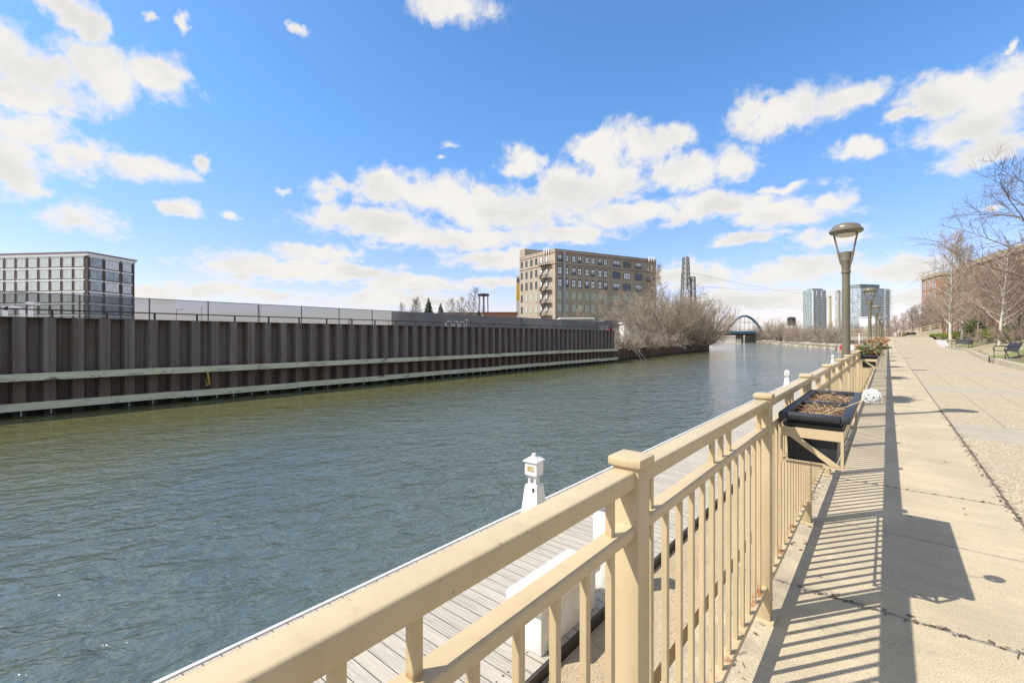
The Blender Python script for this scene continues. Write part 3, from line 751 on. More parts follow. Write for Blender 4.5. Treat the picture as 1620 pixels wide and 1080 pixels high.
while y < 53.5:                                  # short pale tie rods where the piles meet the water
    if rng.random() < .72:
        if pin is None: pin = MB().lathe([(.035,-1.86),(.03,-1.66)],6).build('tie_rod', M['galv'], sw); o = pin
        else: o = pin.copy(); C.objects.link(o)
        o.location = (.05+rng.uniform(-.02,.05), y-24+rng.uniform(-.05,.05), 0); o.scale = (1,1,1)
    y += PER
rp = thing('rope', 'frayed yellow rope hanging over the upper timber of the river wall', 'rope', P(328,592,23.35))
r_ = MB()
for k in range(4):
    x0 = rng.uniform(-.04,.05); r_.tube([(.02,x0,.1),(.05,x0+rng.uniform(-.06,.06),-.1),(.03,x0+rng.uniform(-.1,.1),-.35),(.05,x0+rng.uniform(-.1,.1),-.5-rng.uniform(0,.25))],.013,5)
r_.build('strands', M['rope'], rp); rp.location.x = WX+.31
# low older wall downstream
lw = thing('low_sheet_pile_wall', 'low rusty sheet pile wall beneath the bare riverside bushes', 'river wall', (-29,80,0))
t = MB(); pts = []
n = 150
for i in range(n):
    f_ = i/(n-1); yy = 53.9+f_*58.7; xx = -28.0 - 4.6*f_; k = i%4
    pts.append((xx-(.0 if k in (0,1) else .28), yy))
pts.append((-34.5,113.2)); pts.append((-37,113.6))
for i,(a,b_) in enumerate(zip(pts[:-1],pts[1:])): t.quad((a[0],a[1],-4),(b_[0],b_[1],-4),(b_[0],b_[1],-.2),(a[0],a[1],-.2))
t.build('sheet_piling', M['pile'], lw, world=True)
# ---------------------------------------------------------------- fence with privacy screen and white lettering
FX = -38.0; FT = 3.92
fe = thing('screened_fence', 'long chain link fence hung with grey mesh screen and white lettering behind the river wall', 'fence', (FX,30,1.95))
y = -16.0; k = 0
while y < 74:
    MB().lathe([(.045,0),(.045,FT-1.95+.04)],8).build('post', M['galv'], fe).location = (0,y-30,0); y += 3.4
MB().tube([(FX,-16,FT),(FX,74,FT)],.03,6).build('top_rail', M['galv'], fe, world=True)
MB().quad((FX+.06,-16,1.96),(FX+.06,26.9,1.96),(FX+.06,26.9,FT-.02),(FX+.06,-16,FT-.02)).build('thin_screen', M['screen_thin'], fe, world=True)
MB().quad((FX+.06,26.92,1.96),(FX+.06,74,1.96),(FX+.06,74,FT-.02),(FX+.06,26.92,FT-.02)).build('dense_screen', M['screen_thick'], fe, world=True)
def lettering(y0, w):                            # wide rounded letters o n n i and a small ring, read from the river
    g = MB(); x = FX+.085; zb = 2.40; S = w/3.7; H = .74*S
    def arc(cy, cz, ro_y, ro_z, ri_y, ri_z, a0, a1, n=28):
        vs, fs = [], []
        for i in range(n+1):
            a = R(a0+(a1-a0)*i/n); vs += [(x,y0+cy+ro_y*math.cos(a),cz+ro_z*math.sin(a)),(x,y0+cy+ri_y*math.cos(a),cz+ri_z*math.sin(a))]
        for i in range(n): fs.append((2*i,2*i+2,2*i+3,2*i+1))
        g.add(vs, fs)
    def rect(a,b,z0,z1): g.quad((x,y0+a,z0),(x,y0+b,z0),(x,y0+b,z1),(x,y0+a,z1))
    arc(.60*S, zb+H/2, .60*S,H/2,.40*S,H/2-.16*S, 0,360)
    for c in (1.30*S, 2.28*S):
        rect(c,c+.21*S,zb,zb+H-.03*S); rect(c+.66*S,c+.87*S,zb,zb+H*.55)
        arc(c+.425*S, zb+H*.55, .445*S,H*.45,.235*S,H*.45-.16*S, 0,165)
    rect(3.25*S,3.47*S,zb,zb+H-.06*S); arc(3.34*S, zb+H+.17*S, .21*S,.085*S,.0,.0, 0,360); arc(3.66*S, zb+H+.14*S, .10*S,.08*S,.055*S,.045*S, 0,360)
    return g
for y0 in (-1.02, 33.95, 68.6): lettering(y0, 3.7).build('lettering', M['letter'], fe, world=True)

# ---------------------------------------------------------------- buildings
def window_mesh(w, h, frame_m, pane_m, nx, nz, arch=0.0, parent=None, bar=.09, pane2=None):
    fr = MB(); t = bar
    fr.box(0,t,-.10,.02,0,h); fr.box(w-t,w,-.10,.02,0,h); fr.box(t,w-t,-.10,.02,0,t); fr.box(t,w-t,-.10,.02,h-t,h)
    if arch:
        top = [(w*i/8, h+arch*(1-(2*i/8-1)**2)) for i in range(9)]
        vs = [(x,-.10,h) for x,_ in top]+[(x,-.10,z) for x,z in top]; fr.add(vs, [(i,i+1,9+i+1,9+i) for i in range(8)])
    for i in range(1,nx): fr.box(w*i/nx-t*.4,w*i/nx+t*.4,-.085,.02,t,h-t)
    for i in range(1,nz): fr.box(t,w-t,-.08,.02,h*i/nz-t*.4,h*i/nz+t*.4)
    o = fr.build('window', M[frame_m], parent)
    if pane2: p = MB().quad((t,-.05,t),(w-t,-.05,t),(w-t,-.05,h*.38),(t,-.05,h*.38),1).quad((t,-.05,h*.38),(w-t,-.05,h*.38),(w-t,-.05,h-t),(t,-.05,h-t),0).build('pane', [M[pane_m],M[pane2]], o)
    else: p = MB().quad((t,-.05,t),(w-t,-.05,t),(w-t,-.05,h-t),(t,-.05,h-t)).build('pane', M[pane_m], o)
    return o, p
class Facade:
    """a vertical wall running from a corner in a horizontal direction; windows are placed at (distance, height)"""
    def __init__(self, root, corner, d):
        self.root, self.c, self.d = root, Vector(corner), Vector((d[0],d[1],0)).normalized(); self.cache = {}
        self.ang = math.atan2(self.d.y, self.d.x)
    def at(self, L, z, out=0.0):
        nrm = Vector((self.d.y,-self.d.x,0)); p = self.c + self.d*L + nrm*out; return Vector((p.x,p.y,z))
    def window(self, L, z, w, h, *a, flip=False, **k):
        key = (round(w,2),round(h,2),a,tuple(sorted(k.items())))
        if key in self.cache:
            o0,p0 = self.cache[key]; o = o0.copy(); C.objects.link(o); p = p0.copy(); C.objects.link(p); p.parent = o
        else: o,p = window_mesh(w,h,*a,parent=self.root,**k); self.cache[key] = (o,p)
        o.location = self.at(L,z) - self.root.location; o.rotation_euler = (0,0,self.ang); return o
    def strip(self, name, L0, L1, z0, z1, out, mat_, back=.05):
        a,b_,c,d = self.at(L0,0,out), self.at(L1,0,out), self.at(L1,0,-back), self.at(L0,0,-back)
        return MB().prism([(a.x,a.y),(b_.x,b_.y),(c.x,c.y),(d.x,d.y)], z0, z1).build(name, M[mat_], self.root, world=True)
def cam_dir(dx, dz): return Vector((dx*CA-dz*SA, dx*SA+dz*CA, 0)).normalized()
# --- brown loft building at the left
c0 = P(139,398,155); wh = thing('warehouse', 'brown brick warehouse with big gridded windows and white bands at far left', 'building', (c0.x,c0.y,1.95))
dr, dl = cam_dir(.118,.993), cam_dir(-.993,.118)
ztop = c0.z; LL, LR = 60.0, 16.9
q1 = c0+dl*LL; q2 = q1+dr*LR; q3 = c0+dr*LR
MB().prism([(q1.x,q1.y),(c0.x,c0.y),(q3.x,q3.y),(q2.x,q2.y)], 1.0, ztop-.5).build('wall', M['brick_dark'], wh, world=True)
fr_ = Facade(wh, c0, dr); fl_ = Facade(wh, q1, -dl)
fr_.strip('cornice', -.2, LR+.5, ztop-1.35, ztop-.48, .25, 'white'); fl_.strip('cornice', 0, LL+.2, ztop-1.352, ztop-.482, .253, 'white')
fr_.strip('roof_edge', -.3, LR+.7, ztop-.478, ztop-.02, .38, 'trim_red'); fl_.strip('roof_edge', 0, LL+.3, ztop-.476, ztop-.03, .383, 'trim_red')
rows = [(ztop-1.9-3.1-4.05*i) for i in range(6)]
for r_i, z in enumerate(rows):
    for i in range(13):
        L = LL - .95 - 4.58*(i+1) + .5
        o = fl_.window(L, z, 3.35, 3.05, 'white_dirty', 'pane_pale', 6, 4, bar=.07)
        fl_.strip('lintel', L-.45, L+3.8, z+3.15, z+3.75, .12, 'white')
    for L,w in ((.75,4.0),(5.9,4.9),(12.2,3.4)):
        o = fr_.window(L, z, w, 3.05, 'galv', 'glass_blue' if r_i not in (0,2) or L<5 else 'blind', 6, 4, bar=.07)
        fr_.strip('lintel', L-.4, L+w+.4, z+3.15, z+3.75, .12, 'white')
# --- tan brick factory
Z0 = 146.0; c0 = P(878,393,Z0); fa = thing('factory', 'tan brick factory of six storeys with black windows beyond the bushes', 'building', (c0.x,c0.y,1.0))
X0 = (878-CX)/F*Z0
def along(px, dx, dz): u = (px-CX)/F; return (u*Z0-X0)/(dx-u*dz)
ar, al = math.atan2(1330,F), math.atan2(-490,F)
rx, rz_, lx, lz = math.sin(ar), math.cos(ar), math.sin(al), math.cos(al)
dr, dl = cam_dir(rx,rz_), cam_dir(lx,lz); LR = along(1038,rx,rz_); LL = along(822,lx,lz)
q1, q3 = c0+dl*LL, c0+dr*LR; q2 = q1+dr*LR; zt = c0.z
MB().prism([(q1.x,q1.y),(c0.x,c0.y),(q3.x,q3.y),(q2.x,q2.y)], -.3, zt-.35).build('wall', M['brick_tan'], fa, world=True)
ff = Facade(fa, c0, dr); fs_ = Facade(fa, q1, -dl)
ff.strip('parapet', 0, LR, zt-.35, zt, .06, 'brick_tan', .5); fs_.strip('parapet', 0, LL, zt-.352, zt-.002, .062, 'brick_tan', .5)
def hz(y): return EYE + (HY-y)*Z0/F
zr = [(412.5,401.7),(433,420.9),(452.8,440.2),(472.7,460.6),(492,480.5),(512,500.5)]
for z0,z1,nm in ((hz(399.3),hz(398.2),'band'),(hz(417.6),hz(416.6),'band')):
    ff.strip('red_band', 0, LR, z0, z1, .09, 'trim_red'); fs_.strip('red_band', 0, LL, z0, z1, .09, 'trim_red')
narrow = [885.5,896,908,917.3,929,938.4,949.6,958.5]; wide = [975.5,992.2,1010.5]
for i,(yb,yt) in enumerate(zr):
    z0,z1 = hz(yb),hz(yt); h = z1-z0
    bd = i >= 3
    for j,px in enumerate(narrow):
        L = along(px-3.6,rx,rz_); w = along(px+3.6,rx,rz_)-L; w = 1.62 if j>1 else 1.75
        if bd: ff.window(L, z0, w, h, 'board', 'board', 1, 1, arch=.18)
        else: ff.window(L, z0, w, h, 'sash', 'blind', 2, 2, arch=.22 if i else 0, bar=.17, pane2='blind' if (i+j)%3 else 'glass_dark')
    for j,px in enumerate(wide):
        L = along(px-6,rx,rz_); w = 3.3
        if bd: ff.window(L, z0, w, h*.93, 'board', 'board', 1, 1)
        else: ff.window(L, z0, w, h*.93, 'sash', 'blind' if (i+j)%2==0 else 'glass_dark', 4, 2, bar=.16, pane2='blind' if (i*j)%2 else 'glass_dark')
    L = along(1029,rx,rz_); ff.window(L, z0, 1.1, h*.8, 'sash', 'blind', 1, 2, bar=.1)
    for j,px in enumerate((825.5,833,840.6,848.4,856.4,865)):
        L = LL-along(px,lx,lz)-.5
        if bd and j in (1,2,3): fs_.window(L, z0, 1.05, h*.95, 'board', 'board', 1, 1, arch=.15)
        else: fs_.window(L, z0, 1.05, h*.95, 'sash', 'glass_dark' if j<4 else 'blind', 1, 2, arch=.15 if i else 0, bar=.1)
# downpipe strips, pilaster
L = along(892,rx,rz_); ff.strip('duct', L-.5, L+.5, 1, zt-.4, .45, 'galv')
L = along(966.5,rx,rz_); ff.strip('pilaster', L-.25, L+.25, 1, zt-.1, .14, 'concrete')
ff.strip('corner_strip', -.02, .35, 1, zt-.4, .07, 'concrete_pale')
# roof penthouse at the far left corner, antennas
a = q1; pe = [a, a-dl*3.2+Vector((0,0,0)), a-dl*3.2+dr*9, a+dr*9]
MB().prism([(v.x,v.y) for v in pe], zt-.4, zt+2.6).build('penthouse', M['brick_tan'], fa, world=True)
for k,(px,f__) in enumerate(((862,0),(866,0),(869.5,0),(1026,1),(1030,1),(1034,1))):
    pt = fs_.at(LL-along(px,lx,lz),0,.25) if f__==0 else ff.at(along(px,rx,rz_),0,.25)
    MB().box(pt.x-.15,pt.x+.15,pt.y-.15,pt.y+.15,zt-1.2,zt+.9).build('antenna', M['white_dirty'], fa, world=True)
# fire escape on the sunny side
def escape(fac, Lc, levels, wdt, name='fire_escape'):
    e = MB()
    for i,z in enumerate(levels):
        a,b_ = fac.at(Lc-wdt,z,.1), fac.at(Lc+wdt,z,.1); a2,b2 = fac.at(Lc-wdt,z,1.2), fac.at(Lc+wdt,z,1.2)
        e.prism([(v.x,v.y) for v in (a2,b2,b_,a)], z-.09, z)
        for zz in (.5,1.0): e.bar(a2+Vector((0,0,zz)),b2+Vector((0,0,zz)),.05,.05); e.bar(a+Vector((0,0,zz)),a2+Vector((0,0,zz)),.05,.05); e.bar(b_+Vector((0,0,zz)),b2+Vector((0,0,zz)),.05,.05)
        for s_ in range(7): v = a2.lerp(b2,s_/6); e.bar(v,v+Vector((0,0,1.0)),.05,.05)
        if i+1 < len(levels):
            z2 = levels[i+1]; p0,p1 = fac.at(Lc-wdt*.7,z,.9), fac.at(Lc+wdt*.5,z2,.9)
            for off in (0,.5): o_ = fac.at(0,0,off)-fac.at(0,0,0); e.bar(p0+o_*.6,p1+o_*.6,.14,.14)
            e.bar(p0+Vector((0,0,.9)),p1+Vector((0,0,.9)),.06,.06)
            for s_ in range(1,9): v = p0.lerp(p1,s_/9); e.bar(v, v+(fac.at(0,0,.4)-fac.at(0,0,0)), .12,.04)
    return e.build(name, M['dark_steel'], fa, world=True)
escape(fs_, LL-along(864,lx,lz), [hz(498),hz(478),hz(457.5),hz(437.5),hz(416.5)], 2.9)
escape(ff, along(1027,rx,rz_), [hz(497),hz(472),hz(452),hz(432.5)], 1.6)
# annex with painted mural beyond the factory
c1 = P(816.5,436,172); an = thing('mural_building', 'narrow white building with yellow mural beside the tan factory', 'building', (c1.x,c1.y,1))
d1 = cam_dir(1,.0); n1 = cam_dir(0,1); pp = [c1, c1+d1*9, c1+d1*9+n1*12, c1+n1*12]
MB().prism([(v.x,v.y) for v in pp], -.3, c1.z).build('wall', M['white_dirty'], an, world=True)
fm = Facade(an, c1, d1); 
for (z0_,z1_,l0,l1) in ((475,462,.1,1.5),(462,448,.3,1.6)): fm.strip('mural_patch', l0,l1, EYE+(HY-z0_)*172/F, EYE+(HY-z1_)*172/F, .03, 'yellow')
fm.window(.35, EYE+(HY-448)*172/F+.4, .9, 1.6, 'sash', 'glass_dark', 1, 1)
# low brick sheds and pale roofs behind the fence
def shed(name, label, px0, px1, ytop, Z, mat_, roof=None, depth=12, zb=0.5):
    a, b_ = P(px0,ytop,Z), P(px1,ytop,Z); t = thing(name, label, 'building', (a.x,a.y,zb)); n_ = cam_dir(0,1)*depth
    MB().prism([(a.x,a.y),(b_.x,b_.y),((b_+n_).x,(b_+n_).y),((a+n_).x,(a+n_).y)], zb-1.5, a.z-.3).build('wall', M[mat_], t, world=True)
    e = cam_dir(1,0)*.3; f_ = cam_dir(0,1)*.3; a2,b2 = a-e-f_, b_+e-f_; n2 = n_+f_*2
    MB().prism([(a2.x,a2.y),(b2.x,b2.y),((b2+n2).x,(b2+n2).y),((a2+n2).x,(a2+n2).y)], a.z-.298, a.z).build('roof', M[roof or 'roof'], t, world=True)
    return t
shed('brick_shed','low red brick shed behind the screened fence left of the factory',764,818,493.5,150,'brick_red','trim_red')
shed('flat_shed','low pale flat roofed shed in front of the factory',888,938,502.5,112,'concrete','white')
shed('white_shed','white walled shed seen through bare bushes right of the fence',987,1029,509.5,96,'white','white_dirty',10,-.2)
shed('grey_shed','low grey shed between the fence end and the white shed',958,988,506,100,'concrete_dark','roof',8,-.2)
for (px0,px1,yt,Z,i) in ((640,700,495,170,0),(700,760,494,185,1)):
    shed('house','%s' % ('low brick house among bare trees behind the lettered fence','low brick house below the conifers behind the fence')[i],px0,px1,yt,Z,'brick_red','roof',10)
sg = thing('wall_sign', 'small red and white sign on the end of the river wall', 'sign', P(962,524,59.0))
MB().box(-.05,.05,-.9,.3,-.6,.4).build('sign_board', M['red_paint'], sg); sg.location.x = WX-.2
# glass towers
def tower(label, px0, px1, ytop, Z, floors, gm, split, crown=None):
    w = (px1-px0)/F*Z; a = P(px0,ytop,Z); d = cam_dir(1,.25); n_ = cam_dir(-.25,1); w /= .97
    t = thing('glass_tower', label, 'tower', (a.x,a.y,0)); H = a.z
    def blk(name, l0,l1,d0,d1,z0,z1,m_,par=t):
        q = [a+d*l0+n_*d0, a+d*l1+n_*d0, a+d*l1+n_*d1, a+d*l0+n_*d1]
        return MB().prism([(v.x,v.y) for v in q], z0, z1).build(name, M[m_], par, world=True)
    blk('glass_wall', 0, w, 0, w*.7, -1, H, gm)
    fh = H/floors
    for i in range(floors):
        for (l0,l1,o) in split: blk('floor_slab', l0*w, l1*w, -o, w*.7+o*.3, i*fh, i*fh+fh*.28, 'white_dirty')
    if crown: blk('crown', crown[0]*w, crown[1]*w, w*.1, w*.6, H, H+crown[2], 'grey_box')
    return t, blk, w, H
t,blk,w,H = tower('slim green glass tower left of the smokestack on the skyline', 1286,1311,458.5,900,27,'glass_teal',((.02,.25,.5),(.30,.62,.6),(.68,.99,.5)))
for k in (0,.27,.65,1.0): blk('pier', k*w-.6, k*w+.6, -1.2, .2, 0, H*(.98 if k<1 else .9), 'white_dirty')
blk('roof_screen', .05*w,.82*w,2,14,H,H+3.2,'glass_teal')
t,blk,w,H = tower('wide blue glass tower with balconies behind the second lamp', 1361,1420,455.5,700,22,'glass_blue',((0,.16,1.2),(.80,1.02,2.4)),(.12,.78,7))
for i in range(1,23): blk('spandrel', .17*w, .79*w, -.25, .3, i*H/22-.25, i*H/22+.2, 'galv')
# stacks, tank, poles on the skyline
def stack(label, px, ytop, Z, r0, r1, mat_, name='smokestack'):
    a = P(px,ytop,Z); t = thing(name, label, 'chimney', (a.x,a.y,-1))
    MB().lathe([(r0,0),(r1,a.z+1)],14).build('shaft', M[mat_], t, 'auto'); MB().lathe([(r1*1.15,a.z-1.2),(r1*1.2,a.z-.4),(r1*1.1,a.z+.2)],14).build('rim', M['grey_box'], t, 'auto'); return t
stack('slim pale smokestack beside the green glass tower', 1313, 468, 620, 2.0, 1.5, 'concrete_pale')
stack('taller grey smokestack left of the nearest lamp pole', 1326.5, 459, 420, 1.7, 1.1, 'concrete')
a = P(1252,508,420); wt = thing('water_tank', 'small black water tank on legs above the far bank trees', 'water tank', (a.x,a.y,-1)); hh = a.z+1
MB().lathe([(3.2,hh-4),(3.5,hh-3.6),(3.5,hh+3),(3.2,hh+3.3),(.3,hh+4.2)],16).build('tank', M['dark_steel'], wt, 'auto')
for k in range(4):
    c,s = math.cos(R(45+90*k)),math.sin(R(45+90*k)); MB().bar((3.4*c,3.4*s,0),(2.8*c,2.8*s,hh-3.7),.4,.4).build('leg', M['grey_steel'], wt)
a = P(765,465,160); ts = thing('tank_stand', 'empty dark steel tank stand with a round platform behind the fence', 'tank stand', (a.x,a.y,1)); hh = a.z-1
MB().lathe([(1.9,hh-.7),(2.0,hh-.3),(2.0,hh)],16).build('platform', M['dark_steel'], ts, 'auto')
for k in range(6):
    c,s = math.cos(R(20+60*k)),math.sin(R(20+60*k)); MB().bar((2.0*c,2.0*s,0),(1.7*c,1.7*s,hh-.6),.13,.13).build('leg', M['grey_steel'], ts)
MB().bar((.2,0,0),(.2,0,hh-.6),.3,.3).build('riser_pipe', M['dark_steel'], ts)
# lattice bridge tower
def lattice(mb, base, w0, w1, z0, z1, n, th):
    def cor(f): w = w0+(w1-w0)*f; z = z0+(z1-z0)*f; return [Vector((base[0]+sx*w/2,base[1]+sy*w/2,z)) for sx,sy in ((-1,-1),(1,-1),(1,1),(-1,1))]
    for i in range(n):
        A,B = cor(i/n),cor((i+1)/n)
        for k in range(4):
            mb.bar(A[k],B[k],th,th); mb.bar(A[k],B[(k+1)%4],th*.6,th*.6); mb.bar(A[(k+1)%4],B[k],th*.6,th*.6); mb.bar(B[k],B[(k+1)%4],th*.6,th*.6)
a = P(1085,407,230); lt = thing('lattice_tower', 'rusty steel lattice tower rising behind the bare riverside trees', 'lattice tower', (a.x,a.y,0)); H = a.z
b_ = MB(); lattice(b_,(0,0),5.6,3.6,0,H*.62,5,.30); lattice(b_,(0,0),3.5,2.4,H*.62,H,6,.28); b_.build('main_frame', M['grey_steel'], lt)
b_ = MB(); lattice(b_,(2.9,2.0),3,1.7,0,H*.76,8,.26); b_.build('side_frame', M['grey_steel'], lt)
b_ = MB().bar((-2.3,-2,0),(-1.6,-1.2,H*.8),.5,.5).bar((1,-1,H*.6),(1,-1,H*1.01),.5,.5); b_.build('counterweight_strut', M['grey_steel'], lt)
# overhead wires from the tower to the right
for i,(y0,y1) in enumerate(((428,466),(452,463))):
    A,B = P(1094,y0 if i else 432,231), P(1288,y1-6*i+0,600); pts = [A.lerp(B,k/24)+Vector((0,0,-9*4*(k/24)*(1-k/24)*(.25 if i else .2))) for k in range(25)]
    o = MB().tube(pts,.05,4).build('overhead_wire', M['dark_steel']); tag(o, ('upper','lower')[i]+' overhead wire strung from the lattice tower across the river', 'wire', 'overhead wires')
# arched bridge
bz = 262.0; a = P(1140,528,bz); br = thing('arch_bridge', 'blue steel arch bridge crossing the river in the distance', 'bridge', (a.x,a.y,0))
d = cam_dir(1,.12); n_ = cam_dir(.50,1)
def seg(name, l0,l1,d0,d1,z0,z1,m_):
    q = [a+d*l0+n_*d0, a+d*l1+n_*d0, a+d*l1+n_*d1, a+d*l0+n_*d1]; return MB().prism([(v.x,v.y) for v in q], z0, z1).build(name, M[m_], br, world=True)
seg('deck', -30,32,0,14,3.0,4.5,'bridge_blue'); seg('girder', -30,32,.5,13.5,2.0,2.99,'dark_steel')
seg('abutment', 9.2,14.2,1,13,-4,1.99,'concrete_dark'); seg('abutment', 15.2,32,1,13,-4,1.985,'concrete_dark')
for off in (.4,13.6):
    pts = []; ar_ = MB()
    for k in range(25):
        f_ = k/24; l = 4+22*f_; z = 4.5 + 9.0*4*f_*(1-f_); v = a+d*l+n_*off; pts.append(Vector((v.x,v.y,z)))
    ar_.tube(pts,.42,6); ar_.build('arch', M['bridge_blue'], br, world=True)
    for k in range(3,22,3):
        v = pts[k]; MB().bar((v.x,v.y,4.4),v,.10,.10).build('hanger', M['galv'], br, world=True)
    q0,q1_ = a+d*-30+n_*off, a+d*32+n_*off
    rl = MB(); 
    for zz in (5.0,5.5): rl.bar((q0.x,q0.y,zz),(q1_.x,q1_.y,zz),.08,.08)
    for k in range(32): v = q0.lerp(q1_,k/31); rl.bar((v.x,v.y,4.5),(v.x,v.y,5.5),.08,.08)
    rl.build('guard_rail', M['galv'], br, world=True)
v0,v1 = P(1174,510,bz+6), P(1200,510,bz+6); o = MB().bar(v0,v1,.3,.3).build('cross_beam', M['grey_box'], br, world=True)
for k,(px,yt) in enumerate(((1198,503),(1170,503))):
    v = P(px,yt,bz+2); p_ = MB().bar((v.x,v.y,4.4),v,.14,.14); p_.bar(v,v+d*1.6,.12,.12); p_.build('light_pole', M['galv'], br, world=True)
# dock pontoon with pale guard by the bridge
a = P(1168,533,215); mo = thing('landing_stage', 'small pale landing stage at the tip of the bushes before the bridge', 'landing stage', (a.x,a.y,WATER))
MB().box(-5,1.5,-1.5,1.5,0,.5).build('pontoon', M['concrete_pale'], mo); r_ = MB()
for k in range(9): r_.box(-5+k*.8,-4.9+k*.8,-1.5,-1.4,.5,1.9)
for zz in (1.1,1.8): r_.box(-5,1.5,-1.52,-1.42,zz,zz+.1)
r_.build('guard_rail', M['white'], mo)

# ---------------------------------------------------------------- right bank buildings
def redblock(label, pts, ztop_, floors):
    t = thing('apartment_block', label, 'building', (pts[0].x,pts[0].y,1.2))
    MB().prism([(v.x,v.y) for v in pts], 0, ztop_-.9).build('wall', M['brick_red'], t, world=True)
    for a_,b_ in zip(pts[:-1],pts[1:]):
        f_ = Facade(t, a_, b_-a_); L = (b_-a_).length
        if L < 4: continue
        f_.strip('cornice', -.1, L+.1, ztop_-.9, ztop_, .3, 'concrete_pale')
        for i in range(floors):
            z = 2.2 + i*(ztop_-3.2)/floors
            f_.strip('string_course', 0, L, z+2.25, z+2.5, .06, 'concrete_pale')
            k = 1.2
            while k+1.6 < L: f_.window(k, z, 1.5, 2.1, 'white_dirty', 'glass_dark', 2, 2, bar=.1); k += 3.3
    return t
A0 = Vector((7.5,175,0)); A1 = Vector((10.6,163,0)); redblock('far red brick apartment block with pale cornice behind bare trees', [A0,A1,A1+Vector((22,6,0)),A0+Vector((22,6,0))], 18.4, 5)
B0 = Vector((9.8,119,0)); B1 = Vector((13.2,104,0)); B2 = Vector((21,72,0)); B3 = Vector((30,36,0))
redblock('long red brick apartment block behind the trees at far right', [B0,B1,B2,B3,Vector((52,44,0)),Vector((36,124,0))], 14.6, 4)
# stairs with railing at the end of the promenade
sr = thing('stairs', 'pale stairs with sloping handrails at the far end of the promenade', 'stairs', (1.5,121,1.28))
q = MB()
for k in range(14): q.box(.6+k*.42,6.6,-1.2,1.6,.12*k,.12*(k+1))
q.build('steps', M['concrete_pale'], sr)
for yy in (-1.15,1.55):
    q = MB()
    for zz in (.55,1.0): q.bar((.6,yy,zz),(6.5,yy,1.7+zz),.09,.09)
    for k in range(5): q.bar((.6+k*1.45,yy,.38*k),(.6+k*1.45,yy,1.0+.42*k),.10,.10)
    q.build('handrail', M['cream'], sr)
shed('white_pavilion','low white pavilion beyond the row of lamps',1388,1402,500,190,'white','white',10,1.0)
# white landing enclosure left of the promenade with a red sign
en = thing('railed_platform', 'white railed platform with a red sign on the water beyond the lamp', 'platform', (-5.6,126,-1.4))
MB().box(-2.2,2.4,-14,12,-.5,0).build('deck', M['concrete_pale'], en)
for (x0,y0,x1,y1) in ((-2.1,-13.9,2.3,-13.9),(-2.1,-13.9,-2.1,11.8),(2.3,-13.9,2.3,11.8)):
    q = MB(); n = 18
    for zz in (.1,1.2): q.bar((x0,y0,zz),(x1,y1,zz),.07,.07)
    for k in range(n+1): q.box(x0+(x1-x0)*k/n-.03,x0+(x1-x0)*k/n+.03,y0+(y1-y0)*k/n-.03,y0+(y1-y0)*k/n+.03,0,1.2)
    q.build('guard_rail', M['white'], en)
MB().box(-1.9,-1.2,-14.05,-13.95,.1,1.1).build('red_sign', M['red_paint'], en); MB().box(-1.1,.4,-14.05,-13.95,.1,1.15).build('white_panel', M['white'], en)
MB().box(1.2,1.35,-14.1,-13.9,0,3.4).build('light_pole', M['white'], en)
up_ = thing('raised_walkway', 'cream railed raised walkway behind the row of lamps', 'walkway', (-3,150,1))
MB().box(-5,3,-1,8,-.6,.5).build('deck', M['concrete'], up_); q = MB()
for zz in (1.0,2.2): q.box(-5,3,-1.02,-.94,zz,zz+.12)
for k in range(17): q.box(-5+k*.5,-4.93+k*.5,-1.0,-.95,.5,2.2)
q.build('guard_rail', M['cream'], up_)
# lamp standards far behind the fence
for i,(px,yt,Z) in enumerate(((279,489,140),(411,484,120),(319,486,150),(714,493,190))):
    a = P(px,yt,Z); t = thing('light_pole', ('thin grey light pole with a long arm behind the fence','thin grey light pole between two fence posts','short grey light pole right of the white fence post','thin grey light pole left of the white lettering')[i], 'light pole', (a.x,a.y,1.9), 0, 'light poles behind the fence')
    MB().tube([(0,0,0),(0,0,a.z-1.9)],.09,6).build('pole', M['galv'], t); dd = cam_dir(1,0)
    MB().bar((0,0,a.z-2.0),Vector((0,0,a.z-1.95))+dd*(2.6 if i==0 else .6),.12,.12).build('arm', M['galv'], t)
